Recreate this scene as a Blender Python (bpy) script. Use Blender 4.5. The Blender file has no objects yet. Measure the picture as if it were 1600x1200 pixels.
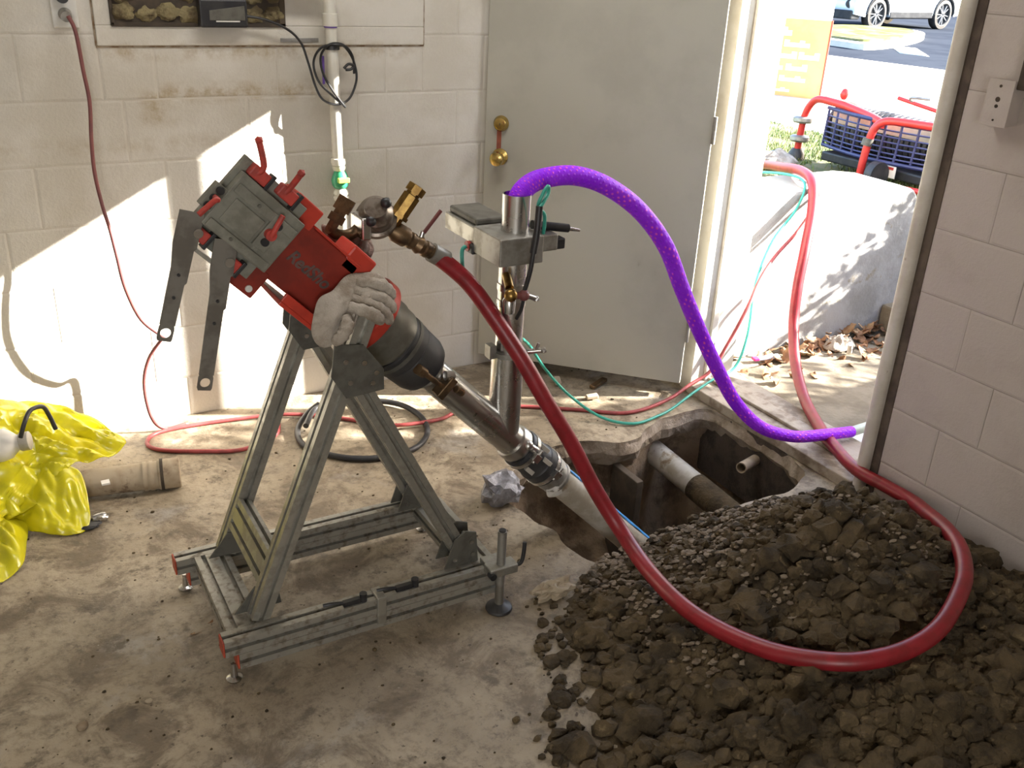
import bpy, bmesh, math, random
from mathutils import Vector, Matrix, noise

scene = bpy.context.scene
COL = scene.collection
rnd = random.Random(7)

# ------------------------------------------------------------------ camera
cam_data = bpy.data.cameras.new('camera')
cam_data.sensor_width = 36.0
cam_data.lens = 1489.66 / 1600 * 36.0
cam_data.clip_end = 200
cam = bpy.data.objects.new('camera', cam_data)
COL.objects.link(cam)
cam.matrix_world = (Matrix.Translation((0, -3.427, 1.686))
                    @ Matrix.Rotation(math.radians(-30.522), 4, 'Z')
                    @ Matrix.Rotation(math.radians(65.422), 4, 'X')
                    @ Matrix.Rotation(math.radians(2.906), 4, 'Z'))
scene.camera = cam

# ------------------------------------------------------------------ light
vs = scene.view_settings
vs.view_transform = 'Standard'
vs.look = 'None'
vs.gamma = 1.0
vs.use_curve_mapping = False
vs.exposure = 0.0

scene.cycles.use_adaptive_sampling = True
scene.cycles.adaptive_threshold = 0.03
scene.cycles.max_bounces = 7
scene.cycles.diffuse_bounces = 5
scene.cycles.glossy_bounces = 3
scene.cycles.transmission_bounces = 4
scene.cycles.caustics_reflective = False
scene.cycles.caustics_refractive = False

SUN_DIR = Vector((-2.2, 1.0, -1.195)).normalized()
world = bpy.data.worlds.new('sky')
scene.world = world
world.use_nodes = True
wn = world.node_tree.nodes
wl = world.node_tree.links
wn.clear()
sky = wn.new('ShaderNodeTexSky')
sky.sky_type = 'NISHITA'
sky.sun_disc = False
sky.sun_elevation = math.radians(26.3)
sky.sun_rotation = math.radians(110.0)
sky.dust_density = 2.0
bg = wn.new('ShaderNodeBackground')
bg.inputs['Strength'].default_value = 1.15
wo = wn.new('ShaderNodeOutputWorld')
wl.new(sky.outputs['Color'], bg.inputs['Color'])
wl.new(bg.outputs['Background'], wo.inputs['Surface'])

sun_data = bpy.data.lights.new('sun', 'SUN')
sun_data.energy = 46.0
sun_data.angle = math.radians(0.45)
sun_data.color = (1.0, 0.955, 0.88)
sun = bpy.data.objects.new('sun', sun_data)
COL.objects.link(sun)
sun.rotation_euler = SUN_DIR.to_track_quat('-Z', 'Y').to_euler()
sun.location = (20, -7, 12)

FILL_LAMP_WATTS = 13.0
FILL_WINDOW_WATTS = 44.0

# ------------------------------------------------------------------ helpers
class MB:
    """collects geometry; build() links it as ONE mesh object"""
    def __init__(self, T=None):
        self.v = []; self.f = []; self.T = T
    def add(self, vs_, fs_):
        b = len(self.v)
        for p in vs_:
            p = Vector(p)
            self.v.append(self.T @ p if self.T else p)
        for f in fs_:
            self.f.append(tuple(i + b for i in f))
        return self
    def box(self, lo, hi):
        x0, y0, z0 = lo; x1, y1, z1 = hi
        return self.add([(x0,y0,z0),(x1,y0,z0),(x1,y1,z0),(x0,y1,z0),(x0,y0,z1),(x1,y0,z1),(x1,y1,z1),(x0,y1,z1)],
                 [(0,3,2,1),(4,5,6,7),(0,1,5,4),(1,2,6,5),(2,3,7,6),(3,0,4,7)])
    def obox(self, c, ax, half):
        """oriented box: centre, 3 axes, 3 half sizes"""
        c = Vector(c); vs_ = []
        for k in (-1, 1):
            for (i, j) in ((-1,-1),(1,-1),(1,1),(-1,1)):
                vs_.append(c + ax[0]*(i*half[0]) + ax[1]*(j*half[1]) + ax[2]*(k*half[2]))
        return self.add(vs_, [(0,3,2,1),(4,5,6,7),(0,1,5,4),(1,2,6,5),(2,3,7,6),(3,0,4,7)])
    def bar(self, p0, p1, w, h, up=(0,0,1)):
        p0 = Vector(p0); p1 = Vector(p1)
        a, b, c = frame(p1 - p0, up)
        return self.obox((p0+p1)/2, (b, c, a), (w/2, h/2, (p1-p0).length/2))
    def prism(self, pts, o, ex, ey, ez, t):
        """polygon pts (2d) in plane ex,ey at o, extruded by t along ez"""
        o = Vector(o); ex = Vector(ex); ey = Vector(ey); ez = Vector(ez); n = len(pts)
        vs_ = [o + ex*a + ey*b for a, b in pts] + [o + ex*a + ey*b + ez*t for a, b in pts]
        fs_ = [tuple(reversed(range(n))), tuple(range(n, 2*n))]
        fs_ += [(i, (i+1) % n, n+(i+1) % n, n+i) for i in range(n)]
        return self.add(vs_, fs_)
    def lathe(self, o, axis, prof, n=28, up=(0,1,0.01), cap=True):
        """prof: list of (t, r) along axis"""
        o = Vector(o); a, b, c = frame(axis, up); vs_ = []; fs_ = []
        for t, r in prof:
            for k in range(n):
                th = 2*math.pi*k/n
                vs_.append(o + a*t + b*(r*math.cos(th)) + c*(r*math.sin(th)))
        for i in range(len(prof)-1):
            for k in range(n):
                k2 = (k+1) % n
                fs_.append((i*n+k, i*n+k2, (i+1)*n+k2, (i+1)*n+k))
        if cap and prof[0][1] > 1e-6: fs_.append(tuple(reversed(range(n))))
        if cap and prof[-1][1] > 1e-6: fs_.append(tuple(range((len(prof)-1)*n, len(prof)*n)))
        return self.add(vs_, fs_)
    def cyl(self, p0, p1, r, r1=None, n=24):
        p0 = Vector(p0); p1 = Vector(p1)
        d = p1 - p0
        up = (0,1,0.01) if abs(d.normalized().y) < 0.9 else (0,0,1)
        return self.lathe(p0, d, [(0, r), (d.length, r if r1 is None else r1)], n, up)
    def pipe(self, p0, p1, ro, ri, n=32):
        """hollow tube"""
        p0 = Vector(p0); p1 = Vector(p1); d = p1-p0
        up = (0,1,0.01) if abs(d.normalized().y) < 0.9 else (0,0,1)
        a, b, c = frame(d, up); L = d.length; vs_ = []; fs_ = []
        for t, r in ((0, ro), (L, ro), (L, ri), (0, ri)):
            for k in range(n):
                th = 2*math.pi*k/n
                vs_.append(p0 + a*t + b*(r*math.cos(th)) + c*(r*math.sin(th)))
        for i in range(4):
            j = (i+1) % 4
            for k in range(n):
                k2 = (k+1) % n
                fs_.append((i*n+k, i*n+k2, j*n+k2, j*n+k))
        return self.add(vs_, fs_)
    def tube(self, pts, r, n=12, sub=6, closed=False, taper=None):
        P = spline(pts, sub, closed)
        m = len(P); vs_ = []; fs_ = []
        t = (P[1]-P[0]).normalized()
        b = t.orthogonal().normalized()
        for i in range(m):
            if closed: t2 = (P[(i+1) % m]-P[i-1]).normalized()
            else: t2 = (P[min(i+1, m-1)]-P[max(i-1, 0)]).normalized()
            q = t.rotation_difference(t2); b = (q @ b); t = t2
            b = (b - t*b.dot(t)).normalized(); c = t.cross(b)
            rr = r if taper is None else r*taper(i/(m-1))
            for k in range(n):
                th = 2*math.pi*k/n
                vs_.append(P[i] + b*(rr*math.cos(th)) + c*(rr*math.sin(th)))
        for i in range(m if closed else m-1):
            i2 = (i+1) % m
            for k in range(n):
                k2 = (k+1) % n
                fs_.append((i*n+k, i*n+k2, i2*n+k2, i2*n+k))
        if not closed:
            fs_.append(tuple(reversed(range(n)))); fs_.append(tuple(range((m-1)*n, m*n)))
        return self.add(vs_, fs_)
    def lump(self, c, r, seed=0, sub=2, amp=.35, sq=(1,1,1), fr=1.5):
        vs0, fs0 = ico(sub); c = Vector(c); o = Vector((seed*3.17, seed*1.31, -seed*2.3)); vs_ = []
        for p in vs0:
            d = 1 + amp*noise.noise(p*fr + o) + amp*.5*noise.noise(p*fr*2.3 + o)
            vs_.append(c + Vector((p.x*sq[0], p.y*sq[1], p.z*sq[2]))*(r*d))
        return self.add(vs_, fs0)
    def grid(self, fn, nu, nv):
        vs_ = [fn(i/(nu-1), j/(nv-1)) for i in range(nu) for j in range(nv)]
        fs_ = [(i*nv+j, (i+1)*nv+j, (i+1)*nv+j+1, i*nv+j+1) for i in range(nu-1) for j in range(nv-1)]
        return self.add(vs_, fs_)
    def torus(self, c, axis, R, r, n=32, m=10):
        a, b, d = frame(axis, (0,1,0.01) if abs(Vector(axis).normalized().y) < .9 else (0,0,1)); c = Vector(c)
        return self.tube([c + b*(R*math.cos(2*math.pi*k/n)) + d*(R*math.sin(2*math.pi*k/n)) for k in range(n)], r, m, 1, True)
    def build(self, name, mat, parent=None, smooth=False, bevel=0, solid=0):
        me = bpy.data.meshes.new(name)
        me.from_pydata([tuple(p) for p in self.v], [], self.f)
        bm = bmesh.new(); bm.from_mesh(me)
        bmesh.ops.recalc_face_normals(bm, faces=bm.faces)
        bm.to_mesh(me); bm.free()
        if smooth:
            me.polygons.foreach_set('use_smooth', [True]*len(me.polygons))
            me.set_sharp_from_angle(angle=math.radians(smooth if smooth > 1 else 38))
        me.materials.append(mat)
        o = bpy.data.objects.new(name, me)
        COL.objects.link(o)
        if parent is not None:
            o.parent = parent
            o.matrix_parent_inverse = wmat(parent).inverted()
        if bevel:
            m = o.modifiers.new('bevel', 'BEVEL'); m.width = bevel; m.segments = 2; m.limit_method = 'ANGLE'
        if solid:
            m = o.modifiers.new('thickness', 'SOLIDIFY'); m.thickness = solid; m.offset = 0
        return o

def wmat(o):
    m = o.matrix_basis.copy()
    if o.parent is not None:
        m = wmat(o.parent) @ o.matrix_parent_inverse @ m
    return m

def frame(d, up=(0,0,1)):
    a = Vector(d).normalized(); u = Vector(up)
    b = u.cross(a)
    if b.length < 1e-5: b = a.orthogonal()
    b.normalize()
    return a, b, a.cross(b)

def spline(pts, sub=6, closed=False):
    P = [Vector(p) for p in pts]; n = len(P); out = []
    if sub <= 1 or n < 3: return P
    segs = n if closed else n-1
    for i in range(segs):
        if closed: p0, p1, p2, p3 = P[i-1], P[i], P[(i+1) % n], P[(i+2) % n]
        else: p0, p1, p2, p3 = P[max(i-1,0)], P[i], P[i+1], P[min(i+2,n-1)]
        for k in range(sub):
            t = k/sub
            out.append(0.5*((2*p1)+(p2-p0)*t+(2*p0-5*p1+4*p2-p3)*t*t+(3*p1-p0-3*p2+p3)*t**3))
    if not closed: out.append(P[-1])
    return out

_ico = {}
def ico(sub):
    if sub not in _ico:
        bm = bmesh.new(); bmesh.ops.create_icosphere(bm, subdivisions=sub, radius=1)
        bm.verts.ensure_lookup_table()
        _ico[sub] = ([v.co.copy() for v in bm.verts], [tuple(v.index for v in f.verts) for f in bm.faces]); bm.free()
    return _ico[sub]

def thing(name, loc, label, cat, group=None):
    o = bpy.data.objects.new(name, None); COL.objects.link(o)
    o.location = loc; o.empty_display_size = .1
    o['label'] = label; o['category'] = cat
    if group: o['group'] = group
    return o

def tag(o, label, cat=None, group=None, kind=None):
    o['label'] = label
    if cat: o['category'] = cat
    if group: o['group'] = group
    if kind: o['kind'] = kind
    return o

def struct(o, label=None):
    o['kind'] = 'structure'
    if label: o['label'] = label
    return o

def copy_to(o, parent, loc=None, rot=None, scale=None):
    c = o.copy(); COL.objects.link(c); c.parent = parent
    if loc is not None: c.location = loc
    if rot is not None: c.rotation_euler = rot
    if scale is not None: c.scale = scale
    return c

# ------------------------------------------------------------------ materials
def M(name, c1, c2=None, scale=6.0, lo=.42, hi=.62, rough=.6, metal=0.0, bump=0.0, bscale=60.0, c3=None, s3=20.0, lo3=.6, hi3=.7,
      detail=7.0, rough2=None, trans=0.0, spec=None, alpha=None, space='pos', sss=0.0, coat=0.0):
    m = bpy.data.materials.new(name); m.use_nodes = True
    N = m.node_tree.nodes; Lk = m.node_tree.links
    p = N['Principled BSDF']
    p.inputs['Roughness'].default_value = rough; p.inputs['Metallic'].default_value = metal
    if trans: p.inputs['Transmission Weight'].default_value = trans
    if spec is not None: p.inputs['Specular IOR Level'].default_value = spec
    if alpha is not None: p.inputs['Alpha'].default_value = alpha
    if coat: p.inputs['Coat Weight'].default_value = coat
    p.inputs['Base Color'].default_value = (*c1, 1)
    if space == 'pos':
        g = N.new('ShaderNodeNewGeometry'); vec = g.outputs['Position']
    else:
        g = N.new('ShaderNodeTexCoord'); vec = g.outputs['Object']
    def nz(s, d=detail):
        t = N.new('ShaderNodeTexNoise'); t.inputs['Scale'].default_value = s; t.inputs['Detail'].default_value = d
        t.inputs['Roughness'].default_value = .62
        Lk.new(vec, t.inputs['Vector']); return t.outputs['Fac']
    def rampf(src, a, b):
        r = N.new('ShaderNodeMapRange'); r.inputs['From Min'].default_value = a; r.inputs['From Max'].default_value = b
        r.interpolation_type = 'SMOOTHSTEP'; Lk.new(src, r.inputs['Value']); return r.outputs['Result']
    def mix(fac, a, b):
        x = N.new('ShaderNodeMix'); x.data_type = 'RGBA'
        Lk.new(fac, x.inputs[0])
        for s, k in ((a, 6), (b, 7)):
            if isinstance(s, tuple): x.inputs[k].default_value = (*s, 1)
            else: Lk.new(s, x.inputs[k])
        return x.outputs[2]
    col = c1
    m['nodes'] = 1
    if c2 is not None:
        fac = rampf(nz(scale), lo, hi); col = mix(fac, c1, c2)
        if rough2 is not None:
            r = N.new('ShaderNodeMapRange'); r.inputs['To Min'].default_value = rough; r.inputs['To Max'].default_value = rough2
            Lk.new(fac, r.inputs['Value']); Lk.new(r.outputs['Result'], p.inputs['Roughness'])
    if c3 is not None:
        col = mix(rampf(nz(s3), lo3, hi3), col, c3)
    if not isinstance(col, tuple): Lk.new(col, p.inputs['Base Color'])
    if bump:
        b = N.new('ShaderNodeBump'); b.inputs['Strength'].default_value = bump; b.inputs['Distance'].default_value = .01
        Lk.new(nz(bscale, 5), b.inputs['Height']); Lk.new(b.outputs['Normal'], p.inputs['Normal'])
    return m

MAT = {}
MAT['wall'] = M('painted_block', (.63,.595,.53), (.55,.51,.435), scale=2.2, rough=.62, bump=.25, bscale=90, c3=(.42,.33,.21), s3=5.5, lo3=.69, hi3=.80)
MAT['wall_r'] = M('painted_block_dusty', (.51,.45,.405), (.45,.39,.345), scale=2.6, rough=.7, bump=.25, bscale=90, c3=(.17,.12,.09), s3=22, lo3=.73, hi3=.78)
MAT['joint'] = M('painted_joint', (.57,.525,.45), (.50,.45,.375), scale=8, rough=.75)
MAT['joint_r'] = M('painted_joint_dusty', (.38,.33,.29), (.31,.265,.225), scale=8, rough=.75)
MAT['ceil'] = M('ceiling_paint', (.62,.6,.56), (.55,.53,.49), scale=3, rough=.8)
def floor_material():
    m = bpy.data.materials.new('stained_concrete'); m.use_nodes = True
    N = m.node_tree.nodes; Lk = m.node_tree.links; p = N['Principled BSDF']
    g = N.new('ShaderNodeNewGeometry')
    def nz(s, d=8, off=0, r=.62, dist=0.0):
        mp = N.new('ShaderNodeMapping'); mp.inputs['Location'].default_value = (off, off*.7, 0); Lk.new(g.outputs['Position'], mp.inputs['Vector'])
        t = N.new('ShaderNodeTexNoise'); t.inputs['Scale'].default_value = s; t.inputs['Detail'].default_value = d; t.inputs['Roughness'].default_value = r; t.inputs['Distortion'].default_value = dist
        Lk.new(mp.outputs['Vector'], t.inputs['Vector']); return t.outputs['Fac']
    def rng(src, a, b, top=1.0):
        r = N.new('ShaderNodeMapRange'); r.interpolation_type = 'SMOOTHSTEP'
        for k, v in (('From Min',a),('From Max',b),('To Max',top)): r.inputs[k].default_value = v
        Lk.new(src, r.inputs['Value']); return r.outputs['Result']
    def mix(f, a, b):
        x = N.new('ShaderNodeMix'); x.data_type = 'RGBA'; Lk.new(f, x.inputs[0])
        for q, k in ((a,6),(b,7)):
            if isinstance(q, tuple): x.inputs[k].default_value = (*q,1)
            else: Lk.new(q, x.inputs[k])
        return x.outputs[2]
    c = mix(rng(nz(1.6), .36, .66), (.44,.365,.26), (.28,.225,.155))
    c = mix(rng(nz(5.5, 10, 3.1, .7, .6), .46, .62, .9), c, (.165,.125,.082))      # brown mud stains
    c = mix(rng(nz(2.3, 9, 8.7, .66, .4), .56, .70, .7), c, (.37,.345,.31))        # worn grey patches
    c = mix(rng(nz(11, 10, 5.2, .72), .53, .66, .85), c, (.12,.095,.066))           # blotches
    c = mix(rng(nz(27, 9, 6.6, .75), .47, .64, .5), c, (.115,.09,.062))             # fine mottling
    c = mix(rng(nz(42, 4, 1.3), .63, .70, .8), c, (.075,.055,.038))                # specks
    c = mix(rng(nz(70, 3, 2.9), .68, .74, .6), c, (.50,.45,.37))                   # pale grit
    Lk.new(c, p.inputs['Base Color'])
    Lk.new(rng(nz(3.0, 8, 4.4), .35, .7, .28), N.new('ShaderNodeMath').inputs[0]); mt = N[-1]; mt.operation = 'SUBTRACT'; mt.use_clamp = True
    mt.inputs[0].default_value = .75; Lk.new(mt.inputs[0].links[0].from_socket, mt.inputs[1]); Lk.remove(mt.inputs[0].links[0]); mt.inputs[0].default_value = .75
    Lk.new(mt.outputs['Value'], p.inputs['Roughness'])
    ad = N.new('ShaderNodeMath'); ad.operation = 'ADD'; Lk.new(nz(40, 6), ad.inputs[0]); Lk.new(nz(9, 6, 2), ad.inputs[1])
    b = N.new('ShaderNodeBump'); b.inputs['Strength'].default_value = .55; b.inputs['Distance'].default_value = .008
    Lk.new(ad.outputs['Value'], b.inputs['Height']); Lk.new(b.outputs['Normal'], p.inputs['Normal'])
    return m
MAT['concrete'] = floor_material()
MAT['slab_edge'] = M('broken_concrete', (.36,.30,.235), (.22,.17,.12), scale=14, rough=.9, bump=.8, bscale=50)
MAT['soil'] = M('clay_soil', (.108,.075,.036), (.044,.030,.014), scale=9, rough=.92, bump=.9, bscale=70, c3=(.215,.155,.078), s3=26, lo3=.60, hi3=.72)
MAT['soil_pit'] = M('pit_soil', (.30,.225,.15), (.13,.092,.058), scale=7, rough=.95, bump=1.0, bscale=40)
MAT['door'] = M('door_paint', (.42,.405,.345), (.375,.36,.305), scale=2.5, rough=.5, bump=.06, bscale=30, c3=(.24,.225,.19), s3=5, lo3=.68, hi3=.80)
MAT['jamb'] = M('jamb_paint', (.66,.62,.54), (.55,.50,.42), scale=6, rough=.5, c3=(.30,.22,.15), s3=14, lo3=.66, hi3=.75)
MAT['dark_caulk'] = M('dark_gap', (.07,.05,.038), (.12,.09,.065), scale=10, rough=.9)
MAT['alu'] = M('aluminium', (.42,.41,.365), (.33,.315,.27), scale=20, rough=.38, rough2=.55, metal=.75)
MAT['alu_dirty'] = M('muddy_aluminium', (.36,.345,.30), (.19,.155,.115), scale=38, lo=.46, hi=.72, rough=.42, rough2=.85, metal=.55)
MAT['steel'] = M('stainless', (.60,.59,.575), (.52,.505,.48), scale=5, rough=.24, rough2=.33, metal=1.0)
MAT['steel_dull'] = M('dull_steel', (.36,.35,.32), (.24,.225,.195), scale=14, rough=.5, metal=.7)
MAT['plate'] = M('plate_grey', (.13,.125,.105), (.09,.084,.07), scale=18, rough=.55, metal=.3)
MAT['hatch'] = M('grey_green_paint', (.22,.215,.175), (.155,.15,.118), scale=16, rough=.6, c3=(.27,.26,.215), s3=30, lo3=.62, hi3=.75)
MAT['red'] = M('red_paint', (.25,.024,.013), (.18,.02,.012), scale=9, rough=.42, c3=(.13,.045,.025), s3=26, lo3=.68, hi3=.78)
MAT['red_bright'] = M('bright_red_paint', (.52,.045,.025), (.40,.035,.02), scale=9, rough=.4)
MAT['red_clamp'] = M('red_lever_plastic', (.50,.055,.04), (.32,.045,.035), scale=30, rough=.5)
MAT['black'] = M('black_plastic', (.016,.016,.018), (.028,.027,.027), scale=20, rough=.45)
MAT['rubber'] = M('black_rubber', (.022,.022,.025), (.045,.043,.042), scale=8, rough=.5)
MAT['brass'] = M('brass', (.38,.24,.075), (.22,.13,.045), scale=30, rough=.32, metal=1.0)
MAT['bronze'] = M('brown_bronze', (.20,.13,.07), (.11,.075,.045), scale=30, rough=.45, metal=.8)
MAT['drum'] = M('aged_drum', (.20,.195,.165), (.14,.13,.105), scale=12, rough=.4, metal=.4)
MAT['cloth'] = M('dirty_cloth', (.47,.415,.35), (.30,.25,.195), scale=14, rough=.95, bump=.6, bscale=200, c3=(.20,.13,.06), s3=10, lo3=.6, hi3=.72)
MAT['rag'] = M('pinkish_rag', (.36,.25,.21), (.22,.14,.11), scale=16, rough=.95, bump=.6, bscale=200)
MAT['red_hose'] = M('red_hose_rubber', (.29,.016,.024), (.22,.014,.018), scale=20, rough=.38, spec=.5)
MAT['thin_red'] = M('thin_red_hose', (.36,.06,.06), (.25,.045,.045), scale=20, rough=.5)
MAT['green_hose'] = M('green_tube', (.05,.38,.29), (.04,.30,.23), scale=20, rough=.35)
MAT['cord_red'] = M('maroon_cord', (.19,.055,.05), (.15,.045,.045), scale=20, rough=.5)
MAT['pvc'] = M('dirty_pvc', (.50,.47,.41), (.36,.32,.25), scale=10, rough=.45, c3=(.22,.16,.10), s3=16, lo3=.58, hi3=.72)
MAT['pvc_white'] = M('white_pvc', (.70,.68,.61), (.62,.59,.51), scale=10, rough=.35)
MAT['purple_mark'] = M('purple_print', (.16,.08,.38), rough=.5)
MAT['bluefilm'] = M('blue_film', (.05,.28,.66), (.08,.34,.72), scale=20, rough=.3)
MAT['tan_pipe'] = M('tan_cardboard', (.40,.33,.235), (.27,.20,.13), scale=9, rough=.8, c3=(.16,.11,.07), s3=12, lo3=.6, hi3=.7)
MAT['foam'] = M('shaded_yellow_foam', (.25,.205,.105), (.11,.082,.042), scale=22, rough=.95, bump=1.0, bscale=40)  # colour darkened to stand in for recess shade; the niche is flush
MAT['darkbox'] = M('dark_recess', (.05,.038,.027), (.085,.062,.042), scale=8, rough=.9)
MAT['white_pl'] = M('white_plastic', (.72,.70,.66), (.64,.62,.57), scale=8, rough=.4)
MAT['green_valve'] = M('green_valve_body', (.06,.42,.22), (.04,.34,.17), scale=20, rough=.35)
MAT['caps'] = M('orange_red_cap', (.50,.085,.04), (.38,.06,.03), scale=20, rough=.5)
MAT['gold'] = M('polished_brass', (.62,.45,.16), (.48,.33,.11), scale=12, rough=.2, metal=1.0)
MAT['rust'] = M('rust_tape', (.30,.085,.045), (.22,.06,.035), scale=30, rough=.8)

def stain(mat, boxes, col):
    """old water stains: soft-edged patches at fixed places on the paint, broken up by noise"""
    N = mat.node_tree.nodes; Lk = mat.node_tree.links; p = N['Principled BSDF']
    src = p.inputs['Base Color'].links[0].from_socket
    g = N.new('ShaderNodeNewGeometry'); sx = N.new('ShaderNodeSeparateXYZ'); Lk.new(g.outputs['Position'], sx.inputs[0])
    t = N.new('ShaderNodeTexNoise'); t.inputs['Scale'].default_value = 13; t.inputs['Detail'].default_value = 8; t.inputs['Roughness'].default_value = .68; Lk.new(g.outputs['Position'], t.inputs['Vector'])
    for (x0,x1,z0,z1,amt) in boxes:
        def edge(sock, a, b, soft):
            r1 = N.new('ShaderNodeMapRange'); r1.inputs['From Min'].default_value = a-soft; r1.inputs['From Max'].default_value = a+soft; Lk.new(sock, r1.inputs['Value'])
            r2 = N.new('ShaderNodeMapRange'); r2.inputs['From Min'].default_value = b+soft; r2.inputs['From Max'].default_value = b-soft; Lk.new(sock, r2.inputs['Value'])
            m = N.new('ShaderNodeMath'); m.operation = 'MULTIPLY'; Lk.new(r1.outputs[0], m.inputs[0]); Lk.new(r2.outputs[0], m.inputs[1]); return m.outputs[0]
        m = N.new('ShaderNodeMath'); m.operation = 'MULTIPLY'; Lk.new(edge(sx.outputs['X'],x0,x1,.06), m.inputs[0]); Lk.new(edge(sx.outputs['Z'],z0,z1,.018), m.inputs[1])
        r = N.new('ShaderNodeMapRange'); r.inputs['From Min'].default_value = .44; r.inputs['From Max'].default_value = .66; r.inputs['To Max'].default_value = amt; Lk.new(t.outputs['Fac'], r.inputs['Value'])
        m2 = N.new('ShaderNodeMath'); m2.operation = 'MULTIPLY'; Lk.new(m.outputs[0], m2.inputs[0]); Lk.new(r.outputs[0], m2.inputs[1])
        x = N.new('ShaderNodeMix'); x.data_type = 'RGBA'; Lk.new(m2.outputs[0], x.inputs[0]); Lk.new(src, x.inputs[6]); x.inputs[7].default_value = (*col,1); src = x.outputs[2]
    Lk.new(src, p.inputs['Base Color'])
stain(MAT['wall'], [(.60,1.16,1.165,1.215,1.0),(.54,.64,1.09,1.20,.9),(.46,1.5,1.30,1.345,.8),(-.3,.9,1.0,1.05,.4)], (.33,.24,.12))
# ================================================================== SETTING
XR = 2.546           # inner face of the right wall
XO = 2.76            # outer face
Y0 = -0.62           # far reveal of the doorway
Y1 = -1.523          # near reveal
ZH = 2.086           # door head
JOINTS = [.157 + .2032*k for k in range(-1, 13)]

def block_wall(parent, rects, axis, mat, depth=.03):
    """rects: (a0,a1,z0,z1); every block an object; alike ones share a mesh"""
    cache = {}
    for a0, a1, z0, z1 in rects:
        w = round(a1-a0, 3); h = round(z1-z0, 3)
        if (w, h) not in cache:
            m = MB(); b = .007; g = .0014
            x0, x1, y0, y1 = -w/2+g, w/2-g, -h/2+g, h/2-g
            vs_ = [(x0,y0,0),(x1,y0,0),(x1,y1,0),(x0,y1,0),(x0+b,y0+b,.0013),(x1-b,y0+b,.0013),(x1-b,y1-b,.0013),(x0+b,y1-b,.0013),
                   (x0,y0,-depth),(x1,y0,-depth),(x1,y1,-depth),(x0,y1,-depth)]
            if axis == 'y': vs_ = [(x, -z, y) for x, y, z in vs_]       # faces -y
            else: vs_ = [(-z, x, y) for x, y, z in vs_]                 # faces -x
            m.add(vs_, [(4,5,6,7),(0,1,5,4),(1,2,6,5),(2,3,7,6),(3,0,4,7),(0,8,9,1),(1,9,10,2),(2,10,11,3),(3,11,8,0),(11,10,9,8)])
            o = m.build('block', mat); cache[(w, h)] = o.data
            o.parent = parent
        else:
            o = bpy.data.objects.new('block', cache[(w, h)]); COL.objects.link(o); o.parent = parent
        ca, cz = (a0+a1)/2, (z0+z1)/2
        j = rnd.uniform(-.0008, .0008)
        o.location = (ca, j, cz) if axis == 'y' else (XR+j, ca, cz)

# back wall: y = 0, its blocks proud of the joint plane at y = .002
m = MB(); m.box((-2.7,.0004,-.2),(XO,.2,2.62))
wall_back = struct(m.build('wall_back', MAT['joint']), 'cream painted concrete block back wall')
rects = []
for i in range(len(JOINTS)):
    z0 = max(JOINTS[i], 0.0); z1 = JOINTS[i]+.2032 if i < len(JOINTS)-1 else 2.6
    z1 = min(z1, 2.6)
    off = .487 if round((JOINTS[i]-.97)/.2032) % 2 == 0 else .487-.295
    x = off - .4064*9
    while x < XR:
        a0, a1 = max(x, -2.66), min(x+.4064, XR)
        x += .4064
        if a1-a0 < .04 or z1-z0 < .02: continue
        PX0, PX1, PZ0, PZ1 = .43, 1.56, 1.342, 2.0            # plaster surround of the opening
        if a1 <= PX0 or a0 >= PX1 or z1 <= PZ0 or z0 >= PZ1:
            rects.append((a0, a1, z0, z1)); continue
        if a0 < PX0: rects.append((a0, PX0, z0, z1))
        if a1 > PX1: rects.append((PX1, a1, z0, z1))
        b0, b1 = max(a0, PX0), min(a1, PX1)
        if z0 < PZ0: rects.append((b0, b1, z0, PZ0))
        if z1 > PZ1: rects.append((b0, b1, PZ1, z1))
rects = [r for r in rects if r[1]-r[0] > .012 and r[3]-r[2] > .012]
block_wall(wall_back, rects, 'y', MAT['wall'])

# right wall with the doorway
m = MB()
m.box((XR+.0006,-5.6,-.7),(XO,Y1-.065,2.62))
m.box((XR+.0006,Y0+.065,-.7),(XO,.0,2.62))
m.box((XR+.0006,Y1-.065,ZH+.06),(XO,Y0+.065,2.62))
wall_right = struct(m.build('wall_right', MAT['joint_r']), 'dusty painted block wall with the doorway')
rects = []
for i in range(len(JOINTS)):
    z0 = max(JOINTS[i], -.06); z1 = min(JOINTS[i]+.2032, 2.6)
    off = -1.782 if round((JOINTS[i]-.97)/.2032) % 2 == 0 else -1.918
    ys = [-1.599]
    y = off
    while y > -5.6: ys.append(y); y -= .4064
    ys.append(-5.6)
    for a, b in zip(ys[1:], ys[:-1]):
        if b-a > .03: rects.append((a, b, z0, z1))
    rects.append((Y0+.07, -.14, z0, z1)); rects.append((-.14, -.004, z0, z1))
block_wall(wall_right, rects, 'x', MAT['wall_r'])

struct(MB().box((-2.7,-5.6,-.2),(-2.5,.0,2.62)).build('wall_left', MAT['wall']), 'cream painted wall at the left')
struct(MB().box((-2.7,-5.8,-.2),(XO,-5.6,2.62)).build('wall_front', MAT['wall']), 'cream painted wall behind the viewer')
struct(MB().box((-2.7,-5.8,2.6),(XO,.2,2.75)).build('ceiling', MAT['ceil']), 'plain pale ceiling')

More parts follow.
